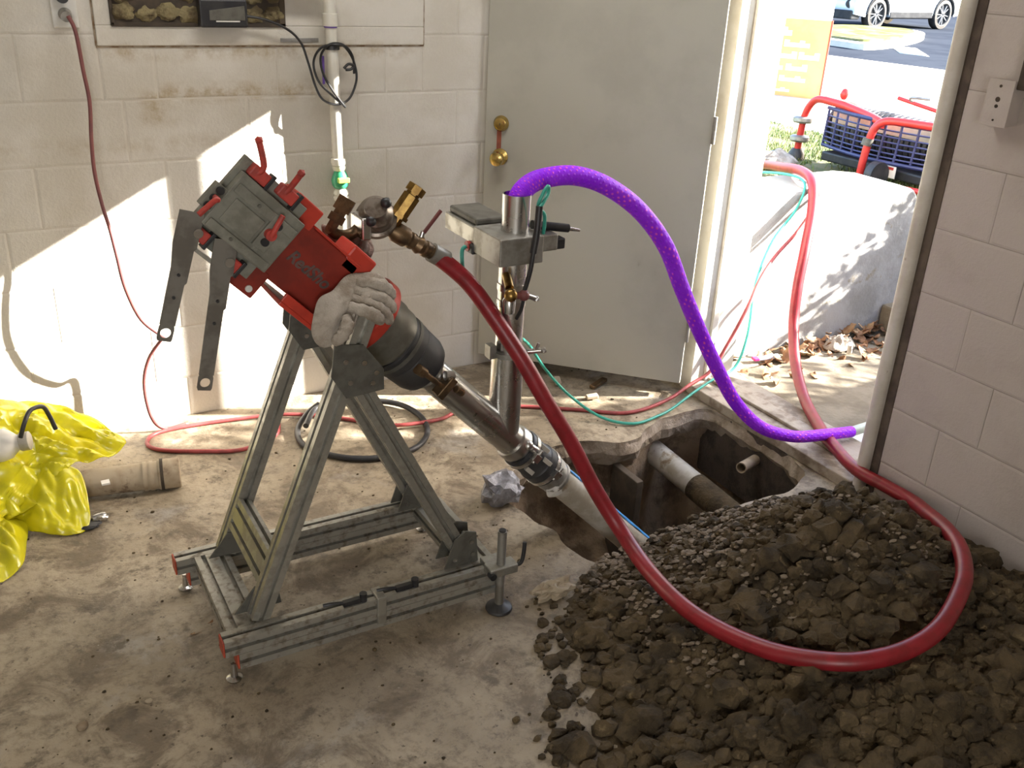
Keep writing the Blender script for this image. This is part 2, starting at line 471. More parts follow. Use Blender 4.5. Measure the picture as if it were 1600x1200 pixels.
# floor slab with the broken hole
HOLE = [(1.37,-1.02),(1.47,-.925),(1.58,-.87),(1.69,-.815),(1.84,-.80),(1.97,-.865),(2.08,-.875),(2.20,-.80),(2.38,-.775),(2.50,-.80),
        (2.515,-1.0),(2.515,-1.22),(2.46,-1.37),(2.33,-1.43),(2.18,-1.42),(2.02,-1.435),(1.82,-1.47),(1.66,-1.50),(1.487,-1.50),(1.43,-1.40),(1.445,-1.29),(1.41,-1.19),(1.40,-1.09)]
def ragged(poly, sub=5, amp=.014):
    P = spline([(x, y, 0) for x, y in poly], sub, True)
    return [Vector((p.x + amp*noise.noise(Vector((p.x*13, p.y*13, 1.7))), p.y + amp*noise.noise(Vector((p.x*13, p.y*13, 7.1))), 0)) for p in P]
RIM = ragged(HOLE)
bm = bmesh.new()
def loop(pts):
    vs_ = [bm.verts.new(p) for p in pts]
    return vs_, [bm.edges.new((vs_[i], vs_[(i+1) % len(vs_)])) for i in range(len(vs_))]
outer = [(-2.66,-5.7,0),(XR+.01,-5.7,0)] + [(XR+.01, y, 0) for y in (-3,-1.6,-.5)] + [(XR+.01,.1,0),(1.5,.1,0),(0,.1,0),(-2.66,.1,0),(-2.66,-2,0)]
_, e1 = loop(outer); rv, e2 = loop(RIM)
bmesh.ops.triangle_fill(bm, edges=e1+e2, use_beauty=True)
# broken slab edge, going down and slightly inwards
cen = Vector((1.95,-1.15,0)); prev = rv
for z, inset, amp in ((-.012,.0,.006),(-.05,.012,.016),(-.10,-.015,.02)):
    cur = []
    for p in RIM:
        d = (cen-p).normalized(); k = inset + amp*noise.noise(Vector((p.x*22,p.y*22,z*60)))
        cur.append(bm.verts.new(Vector((p.x+d.x*k, p.y+d.y*k, z + .012*noise.noise(Vector((p.x*9,p.y*9,z*30+4)))))))
    n = len(cur)
    for i in range(n):
        bm.faces.new((prev[i], prev[(i+1) % n], cur[(i+1) % n], cur[i]))
    prev = cur
bmesh.ops.recalc_face_normals(bm, faces=bm.faces)
me = bpy.data.meshes.new('floor'); bm.to_mesh(me); bm.free()
me.materials.append(MAT['concrete']); me.materials.append(MAT['slab_edge'])
for p in me.polygons:
    if abs(p.normal.z) < .9: p.material_index = 1
floor = bpy.data.objects.new('floor', me); COL.objects.link(floor)
if sum(p.normal.z*p.area for p in me.polygons) < 0: me.flip_normals()
struct(floor, 'stained concrete floor slab broken open by the doorway')

# pit dug under the slab
m = MB(); n = len(RIM); rings = [(-.095,-.03),(-.16,-.075),(-.28,-.06),(-.42,-.02),(-.56,.05),(-.62,.2)]
vs_ = []; 
for z, inset in rings:
    for p in RIM:
        d = (cen-p).normalized(); k = inset + .05*noise.noise(Vector((p.x*6,p.y*6,z*6))) + .02*noise.noise(Vector((p.x*17,p.y*17,z*17)))
        x = min(p.x+d.x*k, 2.535)
        vs_.append((x, p.y+d.y*k, z + .02*noise.noise(Vector((p.x*8,p.y*8,z*9)))))
vs_.append((cen.x, cen.y, -.64))
fs_ = [(r*n+i, r*n+(i+1) % n, (r+1)*n+(i+1) % n, (r+1)*n+i) for r in range(len(rings)-1) for i in range(n)]
fs_ += [((len(rings)-1)*n+i, (len(rings)-1)*n+(i+1) % n, len(rings)*n) for i in range(n)]
m.add(vs_, fs_)
pit = struct(m.build('pit', MAT['soil_pit'], smooth=60), 'dug earth pit below the broken slab')

# door frame: jambs, head, threshold
m = MB()
m.box((XR-.012,Y0,-.02),(XO,Y0+.068,ZH+.06)); m.box((XR+.055,Y0-.014,-.02),(XR+.085,Y0,ZH))
struct(m.build('trim_1', MAT['jamb'], bevel=.002), 'pale painted far door jamb with its stop')
m = MB()
m.box((XR-.012,Y1-.045,-.04),(XO,Y1,ZH+.06)); m.box((XR+.055,Y1,-.02),(XR+.085,Y1+.014,ZH))
m.cyl((XR-.010,Y1-.0225,-.04),(XR-.010,Y1-.0225,ZH+.06),.0225,n=20)
struct(m.build('trim_2', MAT['jamb'], smooth=True, bevel=.0015), 'rounded cream steel door jamb against the block wall')
m = MB(); m.box((XR-.003,Y1-.077,-.05),(XR+.01,Y1-.044,ZH+.08))
struct(m.build('trim_5', MAT['dark_caulk']), 'dark crumbling gap beside the near jamb')
struct(MB().box((XR-.012,Y1,ZH),(XO,Y0,ZH+.06)).build('trim_3', MAT['jamb'], bevel=.002), 'door head')
m = MB(); m.box((XR-.03,Y1,-.0),(XO+.03,Y0,.042)); m.box((XR+.07,Y1,.042),(XR+.14,Y0,.056))
struct(m.build('trim_4', M('threshold_wood', (.40,.34,.27), (.22,.17,.125), scale=12, rough=.8, bump=.4), bevel=.004), 'worn grey threshold')
m = MB(); m.box((XR-.03,Y1-.12,-.3),(XO,Y0+.12,-.001))
struct(m.build('trim_6', M('dark_sill_timber', (.085,.064,.048), (.05,.037,.028), scale=14, rough=.9, bump=.6)), 'dark rotten timber under the threshold')

# the door, swung into the room
hinge = Vector((2.452,-.645,0)); free = Vector((1.822,-.028,0))
dd = (free-hinge).normalized(); dn = Vector((dd.y,-dd.x,0))
if dn.y > 0: dn = -dn                        # room side
m = MB()
m.obox((hinge+free)/2 + Vector((0,0,.062+1.01)) - dn*.02, (dd, dn, Vector((0,0,1))), ((free-hinge).length/2, .02, 1.01))
door = struct(m.build('door_1', MAT['door'], bevel=.002), 'grey green flush steel door standing open')
def on_door(t, z, out): return hinge + dd*t + Vector((0,0,z)) + dn*out
W = (free-hinge).length
m = MB(); m.lathe(on_door(W-.065,1.055,0), dn, [(0,.031),(.006,.031),(.012,.027),(.022,.024),(.024,.016),(.024,0)], 28, (0,0,1))
dbolt = m.build('deadbolt', MAT['gold'], door, smooth=True)
MB().box((-.001,-.001,-.001),(.001,.001,.001))
m = MB(); m.obox(on_door(W-.065,1.055,.0245), (dd,dn,Vector((0,0,1))), (.0012,.001,.005)); m.build('keyhole', MAT['black'], dbolt)
m = MB(); m.lathe(on_door(W-.065,.925,0), dn, [(0,.033),(.005,.033),(.009,.018),(.03,.014),(.036,.024),(.05,.029),(.062,.026),(.068,.012),(.068,0)], 28, (0,0,1))
m.build('door_knob', MAT['gold'], door, smooth=True)
m = MB(); m.obox(on_door(W-.058,.985,.0012), (dd,dn,Vector((0,0,1))), (.009,.0012,.06)); tag(m.build('rust_tape', MAT['rust'], door), 'rusty red strip between the lock and the knob')
for z in (.3,1.1,1.85):
    m = MB(); m.cyl(on_door(-.006,z-.05,-.002), on_door(-.006,z+.05,-.002), .008, n=12); m.build('hinge', MAT['steel_dull'], door, smooth=True)

# added ceiling lamp, out of view, put in as fill light
def fill_lamp(x, y, label):
    t = thing('added_fill_lamp', (x,y,2.6), label, 'lamp')
    MB().box((x-.62,y-.16,2.555),(x+.62,y+.16,2.6)).build('housing', MAT['white_pl'], t, bevel=.004)
    em = bpy.data.materials.new('fill_lamp_glow'); em.use_nodes = True
    b = em.node_tree.nodes['Principled BSDF']; b.inputs['Emission Color'].default_value = (1,.93,.82,1); b.inputs['Emission Strength'].default_value = 3.0
    MB().box((x-.6,y-.14,2.535),(x+.6,y+.14,2.555)).build('diffuser', em, t, bevel=.004)
    ld = bpy.data.lights.new('fill_lamp_light', 'AREA'); ld.shape = 'RECTANGLE'; ld.size = 1.2; ld.size_y = .28
    ld.energy = FILL_LAMP_WATTS; ld.color = (1.0,.98,.95)
    lo = bpy.data.objects.new('fill_lamp_light', ld); COL.objects.link(lo); lo.location = (0,0,-.07); lo.parent = t
fill_lamp(1.15, -.95, 'added ceiling fill lamp out of view near the back wall')

# added glowing window behind the viewer, fill light for vertical faces
m = MB()
for lo_, hi_ in (((-1.75,-5.6,.85),(-1.69,-5.56,2.15)),((-.31,-5.6,.85),(-.25,-5.56,2.15)),((-1.75,-5.6,.85),(-.25,-5.56,.91)),((-1.75,-5.6,2.09),(-.25,-5.56,2.15)),((-1.02,-5.6,.85),(-.98,-5.57,2.15))): m.box(lo_, hi_)
win = struct(m.build('fill_window', MAT['jamb'], bevel=.003), 'added glowing fill window behind the viewer')
gl = bpy.data.materials.new('fill_pane_glow'); gl.use_nodes = True
b = gl.node_tree.nodes['Principled BSDF']; b.inputs['Emission Color'].default_value = (1,.98,.95,1); b.inputs['Emission Strength'].default_value = 4.0; b.inputs['Roughness'].default_value = .3
for x0, x1 in ((-1.69,-1.02),(-.98,-.31)):
    MB().box((x0,-5.592,.91),(x1,-5.585,2.09)).build('pane', gl, win)
ld = bpy.data.lights.new('fill_window_light', 'AREA'); ld.shape = 'RECTANGLE'; ld.size = 1.38; ld.size_y = 1.18; ld.energy = FILL_WINDOW_WATTS; ld.color = (1.0,1.0,1.0)
lo = bpy.data.objects.new('fill_window_light', ld); COL.objects.link(lo); lo.location = (-1.0,-5.55,1.5); lo.rotation_euler = (math.radians(90),0,0); lo.parent = win
# ================================================================== ALUMINIUM STAND
def section(w, h):
    """T-slot cross-section polygon, slots every .045"""
    s = .0058; d = .012; pts = []
    def side(p, q, n):
        p = Vector((p[0], p[1], 0)); q = Vector((q[0], q[1], 0)); L = (q-p).length; t = (q-p)/L; inn = Vector((-t.y, t.x, 0))
        pts.append(p)
        for k in range(n):
            c = p + t*(L*(k+.5)/n)
            pts.extend([c - t*s, c - t*s*1.0 + inn*d, c + t*s + inn*d, c + t*s])
    nw = max(1, round(w/.045)); nh = max(1, round(h/.045))
    a, b = w/2, h/2
    side((-a,-b),(a,-b),nw); side((a,-b),(a,b),nh); side((a,b),(-a,b),nw); side((-a,b),(-a,-b),nh)
    return [(p.x, p.y) for p in pts]
def profile(name, p0, p1, parent, w=.045, h=.045, up=(0,0,1), mat=None):
    p0 = Vector(p0); p1 = Vector(p1); a, b, c = frame(p1-p0, up)
    m = MB(); m.prism(section(w, h), p0, b, c, a, (p1-p0).length)
    return m.build(name, mat or MAT['alu'], parent)

stand = thing('aluminium_stand', (.74,-1.32,0), 'aluminium slotted profile A-frame stand under the red machine', 'stand')
YN, YF = -1.5125, -1.125
A = MAT['alu_dirty']
for y, x0, x1 in ((YN,.352,1.118),(YF,.320,1.085)):
    up_ = profile('base_rail', (x0,y,.1125), (x1,y,.1125), stand, mat=A)
    lo_ = profile('lower_rail', (x0+.032,y,.0665), (x1-.012,y,.0665), stand, mat=A)
    for r, xa, z, s in ((up_,x0,.1125,-1),(up_,x1,.1125,1),(lo_,x0+.032,.0665,-1)):
        MB().box((min(xa,xa+s*.005),y-.022,z-.022),(max(xa,xa+s*.005),y+.022,z+.022)).build('end_cap', MAT['caps'], r, bevel=.003)
profile('cross_rail', (.412,YN+.023,.1125), (.412,YF-.023,.1125), stand, .09, .045, mat=A)
profile('cross_rail', (1.062,YN+.023,.1125), (1.062,YF-.023,.1125), stand, .09, .045)
# A-frames
def leg_pts(y):
    return ((Vector((.452,y,.135)), Vector((.752,y,.905))), (Vector((1.028,y,.135)), Vector((.722,y,.742))))
for y in (-1.467,-1.147):
    for p0, p1 in leg_pts(y):
        profile('post', p0, p1, stand, up=(0,1,0), mat=MAT['alu'])
profile('brace', (.494,-1.445,.255), (.494,-1.17,.255), stand, .035, .09, up=Vector((.363,0,.932)))
# gusset plates with bolts
def gusset(poly, y, t=.005, bolts=(), hole=None):
    m = MB(); m.prism(poly, (0,y,0), (1,0,0), (0,0,1), (0,1,0), t)
    g = m.build('gusset_plate', MAT['plate'], stand, bevel=.001)
    for bx, bz in bolts:
        m = MB(); m.cyl((bx,y+(t if t > 0 else 0)*0-.004,bz),(bx,y+abs(t)+.004,bz),.0065,n=12); m.build('bolt', MAT['steel'], g, smooth=True)
top = [(.665,.845),(.735,.835),(.785,.765),(.785,.712),(.69,.705),(.655,.765)]
gusset(top, -1.496, .005, ((.69,.80),(.735,.79),(.70,.745),(.755,.735),(.765,.76)))
gusset(top, -1.176, .005, ((.69,.80),(.735,.79),(.70,.745),(.755,.735)))
gusset(top, -1.122, .005, ((.69,.80),(.735,.79)))
footR = [(.955,.137),(.985,.225),(1.018,.243),(1.05,.232),(1.058,.137)]
gusset(footR, -1.496, .005, ((1.035,.205),(1.04,.165),(.985,.16)))
gusset(footR, -1.442, .005, ((1.035,.205),))
gusset(footR, -1.176, .005, ((1.035,.205),(.985,.16)))
gusset(footR, -1.120, .005, ((1.035,.205),))
footL = [(.40,.137),(.52,.137),(.515,.175),(.49,.20),(.455,.205)]
gusset(footL, -1.442, .005, ((.497,.165),))
gusset(footL, -1.176, .005, ((.497,.165),))
# feet
def pad(x, y, z=.0):
    m = MB(); m.lathe((x,y,z), (0,0,1), [(0,.018),(.006,.02),(.012,.009),(.05,.006),(.05,0)], 20, (1,0,0)); return m
for x, y in ((.372,-1.512),(.345,-1.09),(1.07,-1.10)):
    pad(x, y).build('foot', MAT['steel'], stand, smooth=True)
foot = MB(); foot.lathe((1.097,-1.556,0), (0,0,1), [(0,.036),(.004,.038),(.010,.036),(.016,.02),(.022,.013),(.022,0)], 32, (1,0,0))
foot = foot.build('levelling_foot', MAT['rubber'], stand, smooth=True)
MB().cyl((1.097,-1.556,.015),(1.097,-1.556,.258),.0125).build('rod', MAT['steel_dull'], foot, smooth=True)
MB().cyl((1.097,-1.556,.250),(1.097,-1.556,.262),.0095).build('rod_cap', MAT['black'], foot, smooth=True)
m = MB(); m.box((1.055,-1.578,.125),(1.14,-1.534,.152)); m.box((1.06,-1.54,.118),(1.12,-1.50,.150)); m.build('clamp_bracket', MAT['alu'], stand, bevel=.003)
m = MB(); m.tube([(1.138,-1.56,.138),(1.158,-1.56,.14),(1.165,-1.56,.165),(1.17,-1.555,.20)], .006, 10, 5); m.build('clamp_lever', MAT['black'], stand, smooth=True)
m = MB(); m.cyl((1.06,-1.585,.135),(1.06,-1.565,.135),.010,n=14); m.build('clamp_knob', MAT['black'], stand, smooth=True)
for x in (.655,.80):
    m = MB(); m.box((x,-1.53,.135),(x+.045,-1.517,.149)); m.cyl((x+.055,-1.523,.135),(x+.055,-1.523,.158),.010,n=12)
    m.tube([(x+.0,-1.523,.146),(x-.03,-1.52,.15),(x-.05,-1.515,.148)], .0045, 8, 3); m.build('clamp_lever', MAT['black'], stand, smooth=True)
m = MB(); m.box((.742,-1.541,.058),(.768,-1.4895,.141)); m.build('joint_sleeve', MAT['alu'], stand, bevel=.003)

# ================================================================== RED MACHINE
TM = Matrix(((.70711,0,.70711,.8175),(0,1,0,-1.3),(-.70711,0,.70711,.8175),(0,0,0,1)))   # u along the barrel, v back, w up-normal
def L(): return MB(TM)
mach = thing('lining_machine', (.74,-1.32,.75), 'red tilted steel inverter machine with grey hatch and drum', 'machine')
m = L(); m.box((-.44,-.115,-.07),(-.165,.075,.083)); body = m.build('body', MAT['red'], mach, bevel=.004)
m = L(); m.box((-.31,-.118,.083),(-.165,.078,.089)); m.build('top_edge', MAT['red_bright'], body, bevel=.001)
m = L(); m.box((-.392,-.12,.07),(-.318,-.02,.122)); m.build('lifting_lug', MAT['red_bright'], mach, bevel=.004)
m = L(); m.box((-.40,-.118,-.128),(-.318,-.108,-.06)); lug = m.build('side_lug', MAT['red'], mach, bevel=.003)
m = L(); m.cyl((-.338,-.122,-.112),(-.338,-.106,-.112),.008,n=14); m.build('lug_hole', MAT['white_pl'], lug, smooth=True)
m = L(); m.box((-.275,-.15,-.098),(-.150,.09,-.088)); m.build('bottom_flange', MAT['red_bright'], mach, bevel=.002)
m = L(); m.box((-.275,-.15,-.088),(-.150,-.142,-.066)); m.build('flange_lip', MAT['red_bright'], mach, bevel=.002)
m = L(); m.box((-.21,-.115,.055),(-.135,-.02,.118)); m.build('neck_lug', MAT['red_bright'], mach, bevel=.006)
# grey plate and hatch on the camera-facing side
m = L(); m.box((-.537,-.135,-.098),(-.362,-.115,.104)); m.build('mounting_plate', MAT['hatch'], mach, bevel=.002)
m = L(); m.box((-.527,-.163,-.062),(-.352,-.135,.074)); hatch = m.build('hatch', MAT['hatch'], mach, bevel=.003)
for w0, w1 in ((-.060,-.040),(.030,.052)):
    m = L(); m.box((-.520,-.170,w0),(-.358,-.163,w1)); m.build('rib', MAT['hatch'], hatch, bevel=.002)
m = L(); m.box((-.505,-.167,-.034),(-.425,-.163,.024)); m.build('raised_panel', MAT['hatch'], hatch, bevel=.002)
for u0, w0 in ((-.46,.041),(-.46,-.050),(-.40,.041)):
    m = L(); m.cyl((u0,-.173,w0),(u0,-.169,w0),.004,n=10); m.build('rivet', MAT['plate'], hatch, smooth=True)
m = L(); m.box((-.555,-.165,-.035),(-.527,-.140,.024)); m.build('bracket', MAT['hatch'], hatch, bevel=.002)
for w0 in (.013,-.007,-.026):
    m = L(); m.cyl((-.541,-.172,w0),(-.541,-.163,w0),.0085,n=14); m.build('knob', MAT['black'], hatch, smooth=True)
m = L(); m.tube([(-.541,-.166,-.004),(-.545,-.205,-.004),(-.552,-.215,-.008),(-.560,-.222,-.05)], .0058, 10, 5); m.build('red_handle', MAT['red_clamp'], hatch, smooth=True)
m = L(); m.box((-.420,-.172,-.030),(-.385,-.163,.050)); m.build('bracket', MAT['hatch'], hatch, bevel=.002)
for w0 in (.034,-.010):
    m = L(); m.cyl((-.402,-.180,w0),(-.402,-.171,w0),.0085,n=14); m.build('knob', MAT['black'], hatch, smooth=True)
m = L(); m.cyl((-.405,-.172,.010),(-.405,-.188,.010),.012,n=14); m.tube([(-.405,-.188,.010),(-.409,-.192,.022),(-.418,-.195,.058)], .006, 10, 5); m.build('red_handle', MAT['red_clamp'], hatch, smooth=True)
# toggle clamps around the hatch
def clamp(u, w, tip, lever=True):
    m = L(); m.box((u-.026,-.158,w-.014),(u+.020,-.130,w+.014)); c = m.build('toggle_clamp', MAT['red_clamp'], mach, bevel=.004)
    m = L(); m.box((u+.018,-.16,w-.02),(u+.026,-.13,w+.02)); m.build('jaw', MAT['black'], c, bevel=.001)
    if lever:
        m = L(); m.tube([(u-.01,-.152,w), (u-.012,-.160,w+.02), tip], .0068, 10, 4); m.lump(tip, .0095, 3, 1, .1); m.build('lever', MAT['red_clamp'], c, smooth=True)
    else:
        m = L(); m.cyl((u-.008,-.166,w),(u-.008,-.156,w),.010,n=14); m.build('pivot', MAT['steel'], c, smooth=True)
clamp(-.492,.090,(-.548,-.165,.142)); clamp(-.420,.098,(-.442,-.180,.150))
clamp(-.508,-.083,None,False); clamp(-.418,-.090,None,False)
# two loose hold-down bars hanging from the plate
def strap(x0, z0, x1, z1, w=.040, name_w=.003):
    p0 = Vector((x0,-1.462,z0)); p1 = Vector((x1,-1.462,z1)); d = (p1-p0); Ld = d.length; d.normalize(); s = Vector((d.z,0,-d.x)); n = Vector((0,1,0))
    m = MB(); m.prism([(-.02,-w*.62),(.055,-w*.62),(.06,-w*.5),(.13,-w*.5),(.135,-w*.40),(Ld-.035,-w*.40),(Ld-.035,w*.40),(.10,w*.45),(.05,w*.62),(-.02,w*.62)], p0, d, s, n, .004)
    # eye with a hole at the lower end
    c = p0 + d*(Ld-.017); k = 24; vs_ = []; fs_ = []
    for t in (0,.004):
        for i in range(k):
            th = 2*math.pi*(i+.5)/k; cx, cy = math.cos(th), math.sin(th); q = max(abs(cx)/.018, abs(cy)/(w*.40))
            vs_.append(c + d*(cx/q) + s*(cy/q) + n*t)
            vs_.append(c + d*(.0112*cx) + s*(.0112*cy) + n*t)
    for i in range(k):
        j = (i+1) % k; a0, b0, a1, b1 = 2*i, 2*i+1, 2*j, 2*j+1; o = 2*k
        fs_ += [(a0,a1,b1,b0),(a0+o,b0+o,b1+o,a1+o),(b0,b1,b1+o,b0+o),(a0,a0+o,a1+o,a1)]
    m.add(vs_, fs_)
    st = m.build('hold_down_bar', BARM, mach)
    for t in (.165,.115):
        c = p0 + d*t; m = MB(); m.cyl(c-n*.003, c+n*.006, .0035, n=10); m.build('hole', MAT['black'], st, smooth=True)
BARM = M('dull_dark_bar', (.19,.175,.15), (.13,.115,.095), scale=14, rough=.6, metal=.35)
strap(.381,1.150,.304,.900); strap(.446,1.085,.376,.772)
m = L(); m.box((-.500,-.150,-.118),(-.440,-.120,-.110)); tag(m.build('bottom_lip', MAT['alu'], mach, bevel=.001), 'thin bright lip under the plate')
# barrel
WO = .006
m = L(); m.lathe((-.165,0,WO), (1,0,0), [(0,.080),(.03,.090),(.145,.092),(.145,0)], 48, (0,0,1)); neck = m.build('neck', MAT['plate'], mach, smooth=True)
for k in range(-4, 5):
    th = math.radians(180+k*16+20); c = Vector((-.040, .0925*math.cos(th)*1.0, WO+.0925*math.sin(th)))
    m = L(); m.lump(c, .005, k, 1, 0); m.build('bolt_hole', MAT['black'], neck, smooth=True)
m = L(); m.lathe((-.026,0,WO), (1,0,0), [(0,.09),(0,.104),(.004,.108),(.029,.108),(.033,.104),(.033,.09)], 56, (0,0,1)); m.build('clamp_ring', MAT['red_bright'], mach, smooth=True)
m = L(); m.lathe((.007,0,WO*.6), (1,0,0), [(0,.098),(.008,.098),(.009,.091),(.05,.090),(.055,.087),(.085,.086),(.09,.081),(.10,.08),(.10,0)], 56, (0,0,1)); m.build('drum', MAT['drum'], mach, smooth=True)
m = L(); m.lathe((.10,0,0), (1,0,0), [(0,.082),(.004,.086),(.045,.085),(.048,.082),(.052,.0835),(.105,.081),(.125,.074),(.135,.058),(.135,0)], 56, (0,0,1)); rub = m.build('rubber_sleeve', MAT['rubber'], mach, smooth=True)
m = L(); m.lathe((.112,0,0), (1,0,0), [(0,.084),(0,.0875),(.012,.0875),(.012,.084)], 56, (0,0,1)); m.build('band', MAT['plate'], rub, smooth=True)
m = L(); m.cyl((.17,-.086,-.01),(.285,-.066,-.006),.008,n=12); m.cyl((.155,-.092,-.012),(.185,-.082,-.010),.014,n=12); m.build('draw_bolt', MAT['bronze'], mach, smooth=True)
m = L(); m.box((.262,-.085,-.035),(.285,-.045,.030)); m.cyl((.30,-.075,.012),(.33,-.068,.014),.011,n=12); m.build('clamp_ear', MAT['bronze'], mach, bevel=.003)
m = L(); m.cyl((.255,-.062,.02),(.275,-.062,.034),.013,n=14); m.build('chrome_nut', MAT['steel'], mach, smooth=True)
# maker's lettering on the red side
fc = bpy.data.curves.new('lettering', 'FONT'); fc.body = 'RedSho'; fc.size = .040; fc.extrude = .0006; fc.shear = .25; fc.align_x = 'CENTER'; fc.align_y = 'CENTER'; fc.offset = .0012
tmp = bpy.data.objects.new('lettering_curve', fc); COL.objects.link(tmp)
bpy.context.view_layer.update()
tme = bpy.data.meshes.new_from_object(tmp.evaluated_get(bpy.context.evaluated_depsgraph_get()))
bpy.data.objects.remove(tmp)
m = L(); m.add([(v.co.x*.98-.258, -.1155-v.co.z, v.co.y+.004) for v in tme.vertices], [tuple(p.vertices) for p in tme.polygons])
tag(m.build('lettering', M('grey_lettering', (.125,.075,.065), (.07,.045,.04), scale=40, rough=.6), body), 'worn grey lettering on the red side')

# valves and fittings above the body
V = lambda u, z, y=-1.25: Vector((u, y, z))
m = MB(); m.lathe(V(.74,1.045,-1.27), V(.805,1.145)-V(.74,1.045), [(0,.014),(.025,.014),(.025,.022),(.045,.022),(.045,.016),(.055,.016),(.055,.024),(.09,.024),(.09,0)], 6, (0,1,0.01)); m.build('brown_elbow', MAT['bronze'], mach, smooth=25)
m = MB(); m.tube([V(.74,1.05,-1.27),V(.765,1.03,-1.26),V(.80,1.025),V(.83,1.045)], .014, 14, 5); m.build('elbow_pipe', MAT['bronze'], mach, smooth=True)
cb = V(.868,1.062); ax = Vector((-.30,-.72,.62)).normalized()
m = MB(); m.lathe(cb-ax*.05, ax, [(0,.026),(.012,.040),(.03,.046),(.034,.052),(.05,.052),(.054,.045),(.085,.042),(.095,.030),(.108,.027),(.110,.0)], 32, (0,0,1)); vb = m.build('valve_body', M('stained_valve_steel', (.26,.225,.19), (.13,.10,.075), scale=28, rough=.38, metal=.75), mach, smooth=True)
for dx, dz in ((-.018,-.026),(.022,.016)):
    m = MB(); m.lump(cb+ax*.05+Vector((dx,-.012,dz)), .014, 4, 2, .05); m.build('bolt', MAT['black'], vb, smooth=True)
m = MB(); m.box((.812,-1.30,1.02),(.836,-1.22,1.075)); m.build('chrome_plate', MAT['steel'], vb, bevel=.004)
d = (V(.984,1.135)-V(.918,1.05)).normalized(); m = MB(); m.lathe(V(.912,1.042), d, [(0,.018),(.02,.018),(.02,.028),(.03,.028),(.03,.024),(.085,.024),(.087,.019),(.092,.019),(.092,.026),(.112,.026),(.114,.02),(.114,0)], 8, (0,1,0)); m.build('brass_fitting', MAT['brass'], mach, smooth=20)
d = (V(1.04,.944)-V(.905,1.03)).normalized(); m = MB(); m.lathe(V(.895,1.036), d, [(0,.018),(.02,.02),(.028,.026),(.062,.026),(.066,.018),(.07,.018)], 16, (0,1,0)); m.build('brown_nipple', MAT['bronze'], mach, smooth=True)
o = V(.895,1.036)+d*.07; m = MB(); m.lathe(o, d, [(0,.017),(.004,.022),(.016,.022),(.02,.018),(.035,.025),(.05,.018),(.054,.022),(.066,.022),(.07,.019),(.105,.0225),(.112,.0235)], 16, (0,1,0)); bv = m.build('ball_valve', MAT['bronze'], mach, smooth=True)
m = MB(); m.cyl(o+d*.035, o+d*.035+Vector((.012,0,.034)), .007, n=12); m.build('stem', MAT['steel'], bv, smooth=True)
q = o+d*.036+Vector((.012,-.004,.032)); m = MB(); m.bar(q, q+Vector((.048,0,.055)), .010, .006, (0,1,0)); m.build('red_lever', MAT['cord_red'], bv, bevel=.002)
HOSE_START = o+d*.09; HOSE_DIR = d
# ================================================================== CLOTHS
def crumple(name, c, ax, sx, sy, lift, seed, mat, label, cat, parent=None, n=40, thick=.005):
    """a crumpled sheet lying over things: local plane ax[0],ax[1], bulging along ax[2]"""
    c = Vector(c); o = Vector((seed*2.1, seed*.7, seed*1.3))
    def fn(s, t):
        a, b = (s-.5)*2, (t-.5)*2
        r = math.sqrt(a*a+b*b)
        edge = 1 + .22*noise.noise(Vector((math.atan2(b, a)*1.3, 0, 0))+o)
        h = lift*(1-.85*min(1, r*r*.75)) + .020*noise.noise(Vector((a*2.1,b*2.1,0))+o) + .011*abs(noise.noise(Vector((a*4.6,b*4.6,2))+o)) + .004*noise.noise(Vector((a*11,b*11,2))+o)
        return c + ax[0]*(a*sx*edge) + ax[1]*(b*sy*edge) + ax[2]*h
    m = MB(); m.grid(fn, n, n)
    ob = m.build(name, mat, parent, smooth=True, solid=thick)
    tag(ob, label, cat)
    return ob
U_, W_ = Vector((.7071,0,-.7071)), Vector((.7071,0,.7071))
def draped(outline, normal, bulge, fold, freq, seed, nr=14, e=None):
    """crumpled cloth or film with the given 3D outline, bulging along normal, with soft folds"""
    P = spline(outline, 6, True); n = len(P); c = Vector((0,0,0))
    for p in P: c += p
    c /= n; N = Vector(normal).normalized(); o = Vector((seed*1.7, seed*.9, seed*2.3)); vs_ = []; fs_ = []
    for i in range(nr):
        r = (i/(nr-1))**.8 if i else 0
        for k in range(n):
            p = c + (P[k]-c)*r
            q = (Vector((p.dot(e[0])*freq*e[2], p.dot(e[1])*freq, p.dot(e[0].cross(e[1]))*freq*.5)) if e else p*freq) + o
            a = abs(noise.noise(q)) + .55*abs(noise.noise(q*2.1+o)) + .25*noise.noise(q*4.7)
            hgt = bulge*(1-r**3) + fold*(a-.25)*(1-.5*r**4)
            vs_.append(p + N*hgt)
    for i in range(nr-1):
        for k in range(n):
            k2 = (k+1) % n
            fs_.append((i*n+k, i*n+k2, (i+1)*n+k2, (i+1)*n+k))
    return vs_, fs_
GLOVE = [ (0.612,-1.500,0.893),(0.639,-1.470,0.947),(0.681,-1.450,0.958),(0.720,-1.430,0.982),(0.763,-1.420,0.981),(0.802,-1.420,0.974),(0.833,-1.420,0.940),(0.841,-1.420,0.895),(0.823,-1.430,0.858),(0.789,-1.450,0.879),(0.748,-1.490,0.920),(0.719,-1.510,0.919),(0.703,-1.510,0.887),(0.672,-1.510,0.867),(0.644,-1.510,0.850),(0.621,-1.505,0.858) ]
m = MB(); m.add(*draped(GLOVE, (-.15,-1,.35), .026, .026, 15, 3, 30, e=(Vector((.72,0,.69)),Vector((.69,0,-.72)),.35)))
glove = m.build('work_glove', MAT['cloth'], smooth=60, solid=.005)
tag(glove, 'dirty cream work glove draped over the stand post', 'glove')
